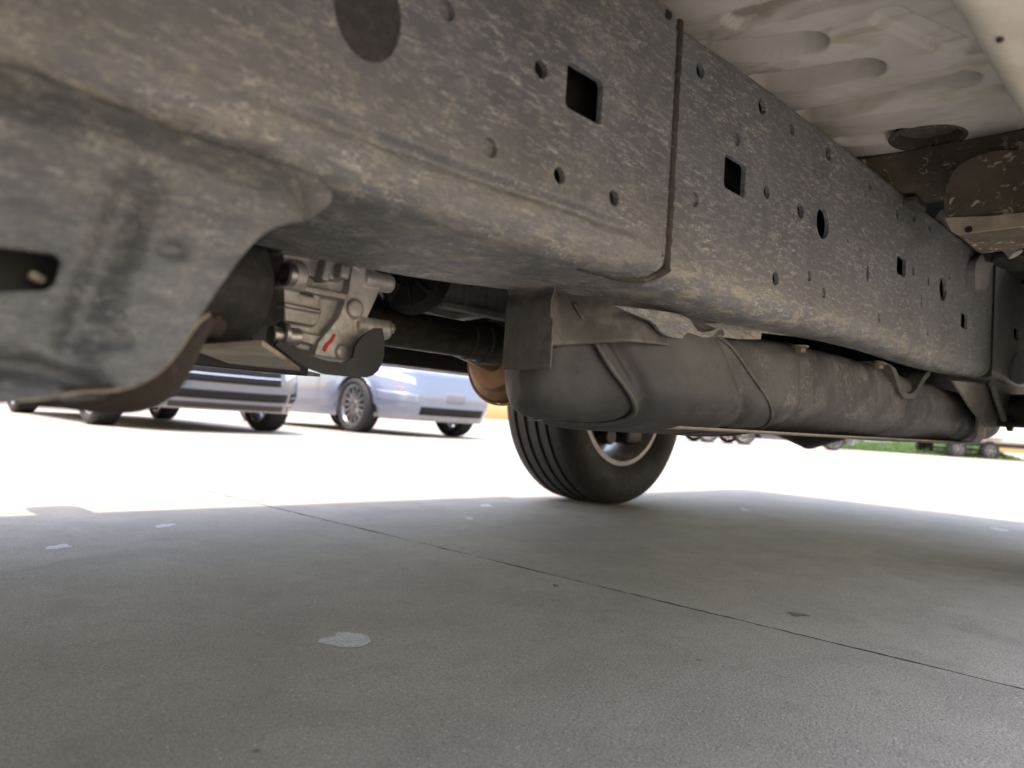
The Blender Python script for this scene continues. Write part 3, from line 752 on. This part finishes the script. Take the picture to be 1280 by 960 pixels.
anchor('rail_gusset', [(1240, 474), (1300, 466), (1300, 536), (1266, 534), (1254, 520), (1246, 498)], .412, .008)
vs, fs = tube_geo([hy(1240, 480, .412), hy(1247, 502, .412), hy(1255, 524, .412)], .007, 14); mk('strap_rod', vs, fs, M['rail_end_lit'], rail_e, 60)
bm = bmesh.new(); add_cyl(bm, hy(1259, 530, .41), (0, -1, 0), .018, .012, 24, bev=.002); bm_obj('gusset_hole_dark', bm, M['black'], rail_e, 40)  # black disc set in for the dark of an open hole
bm = bmesh.new(); add_cyl(bm, hy(1271, 517, .411), (0, -1, 0), .006, .004, 16, bev=.001); bm_obj('rivet', bm, M['rust'], rail_e, 40)
tab('rail_gusset', smooth_poly([(1268, 446), (1274, 440), (1300, 440), (1300, 480), (1264, 480), (1266, 455), (1268, 446)], 1)[:-1], .392, .004, rail_e, M['rail_end_lit'])

# ---- floor pan with pressed beads
ZF = .76
beads = []
def bead(u0, v0, u1, v1, wd, dep):
    beads.append((hz(u0, v0, ZF), hz(u1, v1, ZF), wd, dep))
bead(880, 75, 1000, 58, .034, .036); bead(955, 112, 1075, 88, .032, .036); bead(1010, 150, 1200, 100, .026, .026)
bead(930, 25, 1100, -15, .026, .012); bead(1060, 180, 1125, 168, .026, .012); bead(1060, 138, 1240, 112, .020, .010); bead(1110, 20, 1200, 60, .02, .008)
PLUG = hz(1160, 172, ZF)
def floor_z(x, y):
    z = ZF
    for a, b, wd, dep in beads:
        ab = (b - a); t = max(0, min(1, ((x - a.x) * ab.x + (y - a.y) * ab.y) / (ab.x ** 2 + ab.y ** 2)))
        d = math.hypot(x - a.x - ab.x * t, y - a.y - ab.y * t); z += dep * (1 - sm(d, wd * .62, wd))
    d = math.hypot(x - PLUG.x, y - PLUG.y); pass
    z += .010 * sm(y, .40, .52) + .004 * noise.noise(Vector((x * 5, y * 5, 0)))
    z -= .14 * (1 - sm(y, .10, .17))                    # rolls down into the rocker
    return z
def ff(u, v):
    x = .2 + 1.08 * u; y = .08 + .50 * v; return (x, y, floor_z(x, y))
vs, fs = grid_geo(ff, 300, 170); fs = [f for f in fs if not all(math.hypot(vs[k][0] - PLUG.x, vs[k][1] - PLUG.y) < .0495 for k in f)]; fl_ = mk('floor_pan', vs, fs, M['floor'], suv, 180)
fl_['label'] = 'pale ribbed floor pan above the rail'
vs, fs = lathe_geo([(0, .0001), (0, .03), (.002, .038), (.0, .0425), (.006, .0435)], (PLUG.x, PLUG.y, ZF + .016), (0, 0, 1), 48); mk('drain_plug', vs, fs, M['plug'], fl_, 50)
vs, fs = lathe_geo([(.0012, .0560), (-.0014, .0535), (-.0016, .0475), (.0010, .0462), (.0215, .0462)], (PLUG.x, PLUG.y, ZF), (0, 0, 1), 48); mk('plug_collar', vs, fs, M['mud'], fl_, 50)
bm = bmesh.new()
add_box(bm, (-.40, .93, .80), (1.21, 1.80, .03), None, .004); add_box(bm, (.745, 1.23, .80), (1.07, 1.30, .03), None, .004); add_box(bm, (2.35, .93, .86), (2.12, 1.80, .03), None, .004)
bm_obj('underbody', bm, M['clad'], suv)
# rockers
def rocker(y0, y1, name, mat, z0, lab):
    r_ = .022
    sec = []
    for (yy_, zz_, a0) in ((y0 + r_, z0 + r_, math.pi), (y1 - r_, z0 + r_, 1.5 * math.pi)):
        for k in range(7): a = a0 + math.pi / 2 * k / 6; sec.append((yy_ + r_ * math.cos(a), zz_ + r_ * math.sin(a)))
    sec += [(y1, .82), (y0, .82)]
    n = len(sec); xs = [-.25 + 1.98 * k / 20 for k in range(21)]; vs = [(x, s[0], s[1]) for x in xs for s in sec]
    fs = [(a * n + k, (a + 1) * n + k, (a + 1) * n + (k + 1) % n, a * n + (k + 1) % n) for a in range(20) for k in range(n)]
    fs += [tuple(range(n)), tuple(20 * n + k for k in range(n))[::-1]]
    o = mk(name, vs, fs, mat, suv, 50, True); o['label'] = lab; return o
rk = rocker(-.035, .128, 'rocker_panel', M['sill'], .535, 'pale rocker panel at the near side')
bm = bmesh.new(); add_cyl(bm, hz(1250, 48, .535) + Vector((0, 0, .001)), (0, 0, -1), .0022, .0035, 14, bev=.0008); bm_obj('drain_pin', bm, M['rust'], rk)
rocker(1.74, 1.90, 'rocker_panel', M['clad'], .55, 'black rocker panel at the far side')
# ---- crossmember and body mount at the upper right
XM = 1.275
bm = bmesh.new(); add_prism(bm, [Vector((XM, .13, .764)), Vector((XM, .62, .768)), Vector((XM + .012, .62, .700)), Vector((XM + .012, .13, .690))], (.09, 0, 0))
bmesh.ops.bevel(bm, geom=list(bm.edges), offset=.008, segments=3, affect='EDGES'); cm = bm_obj('floor_crossmember', bm, M['mud'], suv, 50)
bm = bmesh.new(); add_box(bm, (XM + .05, .43, .683), (.06, .10, .012), None, .003); bm_obj('crossmember_flange', bm, M['shield'], cm)
XB = 1.245
fp = [(1181, 272), (1179, 240), (1184, 222), (1196, 206), (1216, 194), (1245, 188), (1300, 186), (1300, 274), (1192, 291)]
front = [hx(u, v, XB) for u, v in smooth_poly([fp[-1]] + fp[:-1], 1)] 
bm = bmesh.new(); add_prism(bm, front, (.16, 0, 0)); bmesh.ops.bevel(bm, geom=list(bm.edges), offset=.003, segments=2, affect='EDGES'); mt_ = bm_obj('body_mount', bm, M['mud'], suv, 40)
mt_['label'] = 'mud spattered body mount outrigger'
fl2 = [hx(u, v, XB - .004) for u, v in ((1181, 272), (1189, 289), (1196, 293), (1300, 280), (1300, 263), (1240, 270))]
bm = bmesh.new(); add_prism(bm, fl2, (.004, 0, 0)); bm_obj('mount_flange', bm, M['mud_pale'], mt_, 30)
bm = bmesh.new(); add_cyl(bm, hx(1211, 287, XB - .0045) , (-1, 0, 0), .005, .0015, 18); bm_obj('flange_hole_plug', bm, M['black'], mt_)
pth = [hx(1175, 268, 1.55), hx(1205, 288, 1.55), hx(1245, 300, 1.52), hx(1262, 308, 1.50), hx(1270, 318, 1.50)]
vs, fs = tube_geo(pth, .012, 20); mk('brake_pipe', vs, fs, M['pan'], suv, 60)
cq = hy(1250, 335, .36)
bm = bmesh.new()
for (u, v, r_, l_, y) in ((1240, 322, .030, .05, .37), (1262, 330, .035, .06, .33)): add_cyl(bm, hy(u, v, y) , (.3, -.2, 1), r_, l_, 28, bev=.006)
bmo = bm_obj('body_mount_cushion', bm, M['rubber'], suv, 40)
bm = bmesh.new(); add_prism(bm, [hy(u, v, .385) for u, v in smooth_poly([(1219, 362), (1219, 330), (1226, 318), (1240, 313), (1262, 314), (1264, 322), (1246, 326), (1238, 336), (1236, 362), (1219, 362)], 1)[:-1]], (0, .02, 0)); bm_obj('cushion_bracket', bm, M['rail_end_lit'], bmo, 40)

# ================================================================= wheels and vehicles
def make_wheel(parent, T, c, out, rad, wid, rr, rimmat, spokes=10, groove=True, n=72, simple=False):
    """c: wheel centre in local space, out: +-1 side (local x) the face looks to"""
    h = wid / 2; ax = Vector((out, 0, 0))
    tp = [(-h * .80, rr), (-h * .98, rr + (rad - rr) * .25), (-h * 1.06, rr + (rad - rr) * .55), (-h * 1.0, rad - .028), (-h * .90, rad - .010), (-h * .80, rad - .003)]
    if groove:
        gx = [-.52, -.18, .18, .52]
        for g in gx:
            tp += [(h * (g - .06), rad), (h * (g - .055), rad - .009), (h * (g + .055), rad - .009), (h * (g + .06), rad)]
    tp += [(h * .80, rad - .003), (h * .90, rad - .010), (h * 1.0, rad - .028), (h * 1.06, rr + (rad - rr) * .55), (h * .98, rr + (rad - rr) * .25), (h * .80, rr)]
    def put(name, geo, mat, par, smooth=35):
        vs, fs = geo; return mk(name, [T @ Vector(v) for v in vs], fs, mat, par, smooth, True)
    # rim: barrel + lip + dished back
    rp = [(-h * .84, rr + .006), (-h * .88, rr + .012), (-h * .90, rr - .004), (-h * .78, rr - .012), (-h * .3, rr - .035), (h * .45, rr - .030), (h * .78, rr - .014), (h * .90, rr - .004), (h * .88, rr + .012), (h * .84, rr + .006)]
    rim = put('wheel', lathe_geo(rp, c, ax, n), rimmat, parent)
    put('tyre', lathe_geo(tp, c, ax, n), M['tyre'], rim)
    # brake disc / backing behind the spokes
    put('brake_disc', lathe_geo([(-h * .05, .001), (-h * .05, rr * .74), (h * .10, rr * .74), (h * .10, .001)], c, ax, 40), M['brake'], rim)
    bm = bmesh.new(); C_ = Vector(c)
    add_cyl(bm, C_ + ax * h * .35, ax, rr * .26, h * .42, 32, bev=.006)
    for k in range(spokes):
        a = 2 * math.pi * k / spokes; q = Vector((0, math.cos(a), math.sin(a)))
        rot = Matrix((q, ax, q.cross(ax))).transposed()
        add_box(bm, C_ + ax * h * .62 + q * rr * .60, (rr * .82, .022, rr * (.34 if spokes < 8 else .15)), rot, .006)
    bmesh.ops.transform(bm, matrix=T, verts=bm.verts)
    bm_obj('spokes', bm, rimmat, rim, 40)
    return rim

GLASS = plain('tinted_glass', (.012, .014, .016), .06, 0, .1, 3, 0)
LAMP = plain('lamp_lens', (.55, .56, .58), .08, .3, .3, 25, 0)
GRILLE = plain('grille_black', (.008, .008, .009), .6, 0, .2, 40, 0, spec=.2)
CHROME = plain('chrome', (.70, .71, .72), .10, 1.0, .05, 10, 0)
AMBER = plain('amber_lens', (.55, .16, .03), .25, 0, .1, 10, 0)
RED_L = plain('red_lens', (.35, .01, .01), .2, 0, .1, 10, 0)
PLATE = plain('plate', (.14, .15, .17), .5, 0, .15, 120, 0)
def paint(name, c, metal=.25):
    t = NT(name); f = t.noise(900, 2, .5)
    cc = t.mix(t.ramp(f, .3, .7), tuple(x * .92 for x in c), tuple(min(1, x * 1.06) for x in c))
    cc = t.mix(t.mul(t.ramp(t.sep()[2], .35, .15), .35), cc, (.30, .27, .21))
    t.b.inputs['Coat Roughness'].default_value = .04
    return t.out(cc, .32, metal, None, coat=.8)

def sgnpow(a, p): return math.copysign(abs(a) ** p, a)
def vehicle(root, T, s, mats, detail=True):
    """front looks to local -y; local origin on the ground at the middle of the vehicle"""
    L, W, H, ZL = s['L'], s['W'] / 2, s['H'], s['zlow']; p = s.get('p', 4.6); n = 176 if detail else 96
    y0, y1 = -L / 2, L / 2; wf, wr = y0 + s['foh'], y0 + s['foh'] + s['wb']; RW = s['rad']; ar = RW + .045
    hn, hc, hb, ht = s['nose'], s['cowl'], s['belt'], s['tail']
    cw, rf, rr_, rb = s['gh']                     # greenhouse: cowl y, roof front y, roof rear y, rear base y (fractions of L from front)
    cw, rf, rr_, rb = [y0 + L * q for q in (cw, rf, rr_, rb)]
    def ztop(y): return lerp(y, [(y0, hn), (y0 + .12, hn + .05), (cw, hc), ((cw + rb) / 2, hb), (rb, ht + .02), (y1 - .1, ht), (y1, ht - .05)])
    def ext(k):
        f = .10 * max(0, k - .55) ** 1.3 * 2.2 + .10 * max(0, .35 - k) ** 1.5 * 3
        return y0 + f, y1 - f * .7, W * (.955 + .045 * math.sin(math.pi * min(1, k * 1.15))) if k > .2 else W * (.94 + .08 * k)
    def front(x, k, off=0.0):
        a, b, w_ = ext(k); l = (b - a) / 2; c = min(1, abs(x) / w_) ** (p / 2); sn = math.sqrt(max(0, 1 - c * c))
        y = (a + b) / 2 - l * sn ** (2 / p)
        return Vector((x, y - off, ZL + (ztop(y) - ZL) * k))
    def arch(x, y):
        if abs(x) < W * .74: return 0
        z = 0
        for wy in (wf, wr):
            d = abs(y - wy)
            if d < ar: z = max(z, RW + math.sqrt(ar * ar - d * d) * 1.0)
        return z
    nk = 26; vs = []
    for i in range(nk + 1):
        k = i / nk; a, b, w_ = ext(k); l = (b - a) / 2
        for j in range(n):
            t = 2 * math.pi * (j + .5) / n; x = w_ * sgnpow(math.cos(t), 2 / p); y = (a + b) / 2 + l * sgnpow(math.sin(t), 2 / p)
            z = ZL + (ztop(y) - ZL) * k; vs.append(Vector((x, y, max(z, min(arch(x, y), ztop(y) - .04)))))
    for q, up in ((.985, .012), (.94, .028), (.80, .045), (.45, .055), (.02, .058)):
        a, b, w_ = ext(1); l = (b - a) / 2
        for j in range(n):
            t = 2 * math.pi * (j + .5) / n; x = q * w_ * sgnpow(math.cos(t), 2 / p); y = (a + b) / 2 + (1 - (1 - q) * .55) * l * sgnpow(math.sin(t), 2 / p) if q > .5 else (a + b) / 2 + q * 1.2 * l * sgnpow(math.sin(t), 2 / p)
            vs.append(Vector((x, y, ztop(y) + up)))
    rows = nk + 6
    fs = [(i * n + j, i * n + (j + 1) % n, (i + 1) * n + (j + 1) % n, (i + 1) * n + j) for i in range(rows - 1) for j in range(n)]
    def put(name, vs, fs, mat, par=root, smooth=50): return mk(name, [T @ Vector(v) for v in vs], fs, mat, par, smooth)
    body = put('body', vs, fs, mats['paint'])
    # greenhouse
    def gh(t, k, off=0.0):
        a, b = cw + (rf - cw) * k, rb + (rr_ - rb) * k; w_ = W * (.93 - s.get('tumble', .2) * k) + off; l = (b - a) / 2 + off; pp = 5.0
        x = w_ * sgnpow(math.cos(t), 2 / pp); y = (a + b) / 2 + l * sgnpow(math.sin(t), 2 / pp)
        zb = hb - .03; return Vector((x, y, zb + (H - .05 - zb) * k))
    nn = 120; vs = [gh(2 * math.pi * (j + .5) / nn, i / 10) for i in range(11) for j in range(nn)]
    top = vs[-nn:]; cx = sum((v for v in top), Vector()) / nn
    for q, up in ((.95, .022), (.82, .037), (.5, .047), (.02, .05)): vs += [Vector((cx.x + (v.x - cx.x) * q, cx.y + (v.y - cx.y) * q, v.z + up)) for v in top]
    fs = [(i * nn + j, i * nn + (j + 1) % nn, (i + 1) * nn + (j + 1) % nn, (i + 1) * nn + j) for i in range(14) for j in range(nn)]
    put('roof', vs, fs, mats['paint'])
    def window(name, t0, t1, k0=.14, k1=.90):
        v_, f_ = grid_geo(lambda u, v: gh(R(t0 + (t1 - t0) * u), k0 + (k1 - k0) * v, .006), 24, 6); put(name, v_, f_, GLASS)
    window('windshield', -128, -52); window('rear_window', 52, 128)
    for q in (0, 180):
        window('side_window', q - 44, q - 3); window('side_window', q + 3, q + 44)
    # underbody box and liners
    if ZL < .4:
        bm = bmesh.new(); add_box(bm, (0, 0, (ZL + .62) / 2 + .01), (2 * W * .72, L * .86, .62 - ZL), None, .03)
        bmesh.ops.transform(bm, matrix=T, verts=bm.verts); bm_obj('underbody', bm, M['clad'], root)
    def zk(z, x=0):
        f0 = front(x, .5); zt_ = ztop(f0.y); return (z - ZL) / (zt_ - ZL)
    def patch(name, x0, x1, za, zb_, mat, off=.005, par=None, skew=0.0, nu=16):
        v_, f_ = grid_geo(lambda u, v: front(x0 + (x1 - x0) * u, zk(za(u) + (zb_(u) - za(u)) * v) , off), nu, 6)
        o = put(name, v_, f_, mat, par or root); md = o.modifiers.new('t', 'SOLIDIFY'); md.thickness = .012; return o
    cst = lambda z: (lambda u: z)
    for f in s.get('front', []):
        nm, xa, xb, za, zb_, mt, both = f
        fa = za if callable(za) else cst(za); fb = zb_ if callable(zb_) else cst(zb_)
        patch(nm, xa, xb, fa, fb, mt)
        if both: patch(nm, -xb, -xa, (lambda u, fa=fa: fa(1 - u)), (lambda u, fb=fb: fb(1 - u)), mt)
    # tail lamps, mirrors
    for sx in (-1, 1):
        v_, f_ = grid_geo(lambda u, v: Vector((sx * W * (.62 + .30 * u), -front(W * (.62 + .30 * u), .8, .006).y, ht - .22 + .14 * v)), 8, 5); put('tail_lamp', v_, f_, RED_L)
        bm = bmesh.new(); add_box(bm, (sx * (W + s.get('mirror', .09)), cw + s.get('miry', .38), hb + .07), (.20, .10, .14), None, .035); add_box(bm, (sx * (W - .02), cw + s.get('miry', .38) + .02, hb + .03), (.16, .05, .03), None, .008)
        bmesh.ops.transform(bm, matrix=T, verts=bm.verts); bm_obj('mirror', bm, mats.get('trim', mats['paint']), root)
    tw = s.get('tw', .225); rr0 = s.get('rim', .235)
    for wy in (wf, wr):
        for sx in (-1, 1):
            make_wheel(root, T, (sx * (W - tw / 2 - .02 + s.get('wout', 0)), wy, RW), sx, RW, tw, rr0, mats['rim'], s.get('spokes', 10), True, 72 if detail else 40)
    return body

# ---- bodywork of the SUV overhead (front to -X)
Ts = Matrix.Translation(Vector((.84, .925, 0))) @ Matrix.Rotation(-math.pi / 2, 4, 'Z')
SUVP = paint('suv_paint', (.30, .29, .25), .2)
vehicle(suv, Ts, dict(L=4.95, W=1.87, H=1.84, zlow=.62, nose=.95, cowl=1.12, belt=1.10, tail=1.12, gh=(.27, .40, .93, .985), foh=.98, wb=2.86, rad=.385, tw=.265, rim=.232, tumble=.13, spokes=6,
                      mirror=.07, miry=.50, p=5.5,
                      front=[('grille', -.45, .45, .70, .90, GRILLE, False), ('headlight', .50, .80, .72, .88, LAMP, True)]),
        dict(paint=SUVP, rim=M['alloy'], trim=M['clad']))
for yb in (3.30, -1.62):
    bm = bmesh.new(); add_box(bm, (yb, .925, .56), (.16, 1.84, .20), None, .05); bm_obj('bumper', bm, M['clad'], suv, 50)
for sy, yy0 in ((1, 1.66), (-1, .19)):
    vs, fs = lathe_geo([(0, .03), (0, .165), (.02, .170), (.05, .170)], (2.2, yy0, .385), (0, sy, 0), 48); bpn = mk('brake_backing', vs, fs, M['brake'], suv, 40)
    bm = bmesh.new(); add_box(bm, (2.2 + .10, yy0 - .02 * sy, .26), (.10, .07, .08), None, .012); bm_obj('brake_caliper', bm, M['black'], bpn); bm = bmesh.new(); add_cyl(bm, (2.16, yy0 - .05 * sy, .245), (0, sy, 0), .03, .08, 20, bev=.004); bm_obj('shock_mount', bm, M['black'], bpn)
bm = bmesh.new(); add_prism(bm, [Vector(q) for q in ((-1.62, .45, .42), (-1.3, .45, .335), (-.10, .62, .335), (-.06, 1.30, .335), (-1.3, 1.40, .335), (-1.62, 1.40, .42))], (0, 0, .006)); bm_obj('shade_skid_plate', bm, M['black'], suv, 30)  # unseen plate added low to darken the ground under the middle
bm = bmesh.new(); add_box(bm, (-.85, .93, .56), (1.1, .62, .40), None, .06); bm_obj('engine', bm, M['pan'], suv, 40)
vs, fs = lathe_geo([(-.11, .20), (-.12, .24), (-.11, .36), (-.06, .385), (.06, .385), (.11, .36), (.12, .24), (.11, .20), (.0, .19), (.0, .001)], (2.86, .93, .53), (0, 0, 1), 48); mk('shade_spare_tyre', vs, fs, M['tyre'], suv, 50)  # unseen tyre added to block light coming in from the rear
# rear axle hidden behind the tank
vs, fs = tube_geo([(2.22, .22, .385), (2.22, 1.62, .385)], .042, 24); axl = mk('rear_axle', vs, fs, M['black'], suv, 60)
vs, fs = lathe_geo([(-.16, .04), (-.10, .10), (0, .135), (.10, .10), (.16, .04)], (2.24, .93, .385), (0, 1, 0), 40); mk('differential', vs, fs, M['black'], axl, 60)

# ================================================================= parked cars opposite
def parked(name, label, cat, x, yfront, s, mats, rz=0.0, group=None, detail=True):
    loc = Vector((x, yfront + s['L'] / 2 * math.cos(rz), 0)) if not rz else Vector((x, yfront, 0))
    t = thing(name, label, cat, loc, group)
    vehicle(t, Matrix.Translation(loc) @ Matrix.Rotation(rz, 4, 'Z'), s, mats, detail); return t
RIM_L = plain('rim_silver', (.52, .53, .54), .3, .75, .15, 10, 0); RIM_D = plain('rim_dark', (.16, .165, .17), .3, .8, .2, 10, 0)
sedan = dict(L=4.85, W=1.86, H=1.45, zlow=.20, nose=.70, cowl=.96, belt=.96, tail=1.02, gh=(.28, .43, .74, .90), foh=.93, wb=2.82, rad=.335, rim=.228, tw=.225)
s1 = dict(sedan); s1['front'] = [('grille', -.46, .46, .445, .585, GRILLE, False), ('headlight', .52, .86, (lambda u: .50 + .04 * u), (lambda u: .60 + .04 * u), LAMP, True),
    ('lower_grille', -.55, .55, .295, .375, GRILLE, False), ('fog_lamp', .60, .80, .29, .38, GRILLE, True), ('fog_trim', .62, .80, .28, .294, CHROME, True), ('fog_trim', .62, .78, .335, .345, CHROME, True),
    ('chin_spoiler', -.84, .84, .215, .262, M['clad'], False), ('grille_bar', -.46, .46, .510, .520, CHROME, False)]
parked('sedan', 'silver grey sedan with black grille, framed between the rusty bracket and the alloy housing', 'car', 2.98, 6.42, s1, dict(paint=paint('pale_silver_paint', (.115, .13, .165), .45), rim=RIM_L), group='cars parked opposite')
s2 = dict(sedan); s2.update(L=4.75, W=1.88, nose=.74, rad=.345, rim=.245, spokes=14)
s2['front'] = [('headlight', .58, .88, (lambda u: .60 + .03 * u), (lambda u: .67 + .07 * u), LAMP, True), ('side_marker', .70, .76, .535, .55, AMBER, True), ('number_plate', -.15, .15, .44, .56, PLATE, False),
    ('lower_grille', -.52, .52, .27, .37, GRILLE, False), ('chin_spoiler', -.86, .86, .215, .255, plain('grey_trim', (.20, .20, .20), .5), False), ('bumper_crease', .55, .86, .40, .50, paint('silver_blue_2', (.19, .225, .29), .3), True)]
parked('sedan', 'silver blue sedan with dark multi-spoke wheels beyond the driveshaft', 'car', 6.16, 7.05, s2, dict(paint=paint('silver_blue', (.15, .185, .25), .3), rim=RIM_D), group='cars parked opposite')
# far row: seen only as wheels and bellies under the tank
hatch = dict(sedan); hatch.update(L=4.3, H=1.5, foh=.85, wb=2.6, gh=(.26, .42, .86, .96), tail=.98, rad=.32); hatch['front'] = [('grille', -.4, .4, .5, .62, GRILLE, False), ('headlight', .5, .84, .58, .68, LAMP, True)]
def far_car(label, u, v, u2, col_, rim, spec=hatch, nm='hatchback', cat='car', dz=0):
    a = hz(u, v, 0); b = hz(u2, v + (u2 - u) * .0645, 0); d = (b - a); d.z = 0; ang = math.atan2(d.y, d.x)
    nrm = Vector((-d.y, d.x, 0)).normalized()
    if nrm.dot(_Fh) < 0: nrm = -nrm
    W_ = spec['W'] / 2; mid = a + d.normalized() * spec['wb'] / 2 + nrm * (W_ - .1)
    rz = ang + math.pi / 2 + math.pi                       # front (-y) towards +d
    loc = Vector((mid.x, mid.y, 0)); t = thing(nm, label, cat, loc, 'cars parked far off'); vehicle(t, Matrix.Translation(loc) @ Matrix.Rotation(rz + math.pi, 4, 'Z'), spec, dict(paint=paint('far_paint', col_), rim=rim), False)
far_car('red hatchback far off, just right of the SUV\'s far wheel', 772, 546, 878, (.16, .012, .016), RIM_D)
far_car('blue hatchback far off, between the red hatchback and the grass strip', 930, 556, 1030, (.05, .065, .10), RIM_D, nm='hatchback')
# box trailer at the far right
def trailer():
    a = hz(1194, 571.5, 0); d = Vector((_H.x, _H.y, 0)); nrm = Vector((_Fh.x, _Fh.y, 0)); ang = math.atan2(d.y, d.x)
    t = thing('box_trailer', 'white box trailer on small dark wheels at the far right beside the grass', 'trailer', a, None)
    T = Matrix.Translation(a) @ Matrix.Rotation(ang, 4, 'Z')
    def bx(name, c, s_, mat, bev=.02, par=t):
        bm = bmesh.new(); add_box(bm, c, s_, None, bev); bmesh.ops.transform(bm, matrix=T, verts=bm.verts); return bm_obj(name, bm, mat, par, 40)
    bx('box', (2.2, 1.1, 1.55), (4.6, 2.0, 1.9), paint('trailer_white', (.72, .70, .64), 0), .05)
    bx('chassis', (2.2, 1.1, .50), (5.0, 1.9, .14), M['clad']); bx('tow_bar', (5.4, 1.1, .50), (1.6, .12, .12), M['clad']); bx('jack', (5.6, 1.25, .30), (.08, .08, .60), M['clad'])
    for x in (0.12, 1.22):
        for y, o in ((.12, -1), (2.08, 1)):
            make_wheel(t, T @ Matrix.Rotation(math.pi / 2, 4, 'Z'), (y, -x, .30), o, .30, .19, .17, RIM_D, 6, False, 32)
        bx('axle', (x, 1.1, .30), (.08, 1.9, .08), M['clad'], .01)
    bx('mudguard', (.67, .02, .70), (1.9, .22, .03), M['clad'], .01)
trailer()
# ---- grass strip and its low board
GM = NT('grass_blades'); gn = GM.noise(3, 4)
GM.out(GM.mix(GM.ramp(gn, .3, .7), (.035, .085, .015), (.07, .14, .028)), .7)
g0 = hz(1100, 565.0, 0); gd = Vector((.42, -.907, 0)); gp = Vector((.907, .42, 0))
rg = random.Random(4); vs, fs = [], []
def gpt(a, b, z=0): q = g0 + gd * a + gp * b; return Vector((q.x, q.y, z))
for a0 in (-1.6, 1.4):
    for b0 in range(0, 12, 4):
        zz = lambda b: .01 + .07 * b; k = len(vs); vs += [gpt(a0, b0, zz(b0)), gpt(a0 + 3, b0, zz(b0)), gpt(a0 + 3, b0 + 4, zz(b0 + 4)), gpt(a0, b0 + 4, zz(b0 + 4))]; fs.append((k, k + 1, k + 2, k + 3))
for _ in range(9000):
    a = rg.uniform(-1.6, 4.4); b = 12 * rg.random() ** 1.6; c = gpt(a, b, .07 * b); h_ = rg.uniform(.05, .14); an = rg.uniform(0, math.pi); wv = Vector((math.cos(an), math.sin(an), 0)) * .02
    ln = Vector((rg.uniform(-.04, .04), rg.uniform(-.04, .04), h_)); k = len(vs); vs += [c - wv, c + wv, c + ln]; fs.append((k, k + 1, k + 2))
gr = mk('grass', vs, fs, GM.m, None, None); gr['kind'] = 'stuff'; gr['label'] = 'bright green grass strip beyond the lot'
q = CAM + ray(1096, 556) * 30; sp = Vector((q.x, q.y, .07 * max(0, (Vector((q.x, q.y, 0)) - g0).dot(gp)) - .02))
board = thing('sign_board', 'low pale board standing on the grass strip, left of the trailer', 'sign', sp)
Tb = Matrix.Translation(sp) @ Matrix.Rotation(math.atan2(_H.y, _H.x), 4, 'Z')
for nm, c, s_, mt in (('panel', (0, 0, .17), (1.05, .08, .30), plain('board_pale', (.40, .41, .43), .5, 0, .1, 5, 0)), ('foot', (-.4, .0, .0), (.10, .10, .06), M['clad']), ('foot', (.4, .0, .0), (.10, .10, .06), M['clad'])):
    bm = bmesh.new(); add_box(bm, c, s_, None, .012); bmesh.ops.transform(bm, matrix=Tb, verts=bm.verts); bm_obj(nm, bm, mt, board, 40)
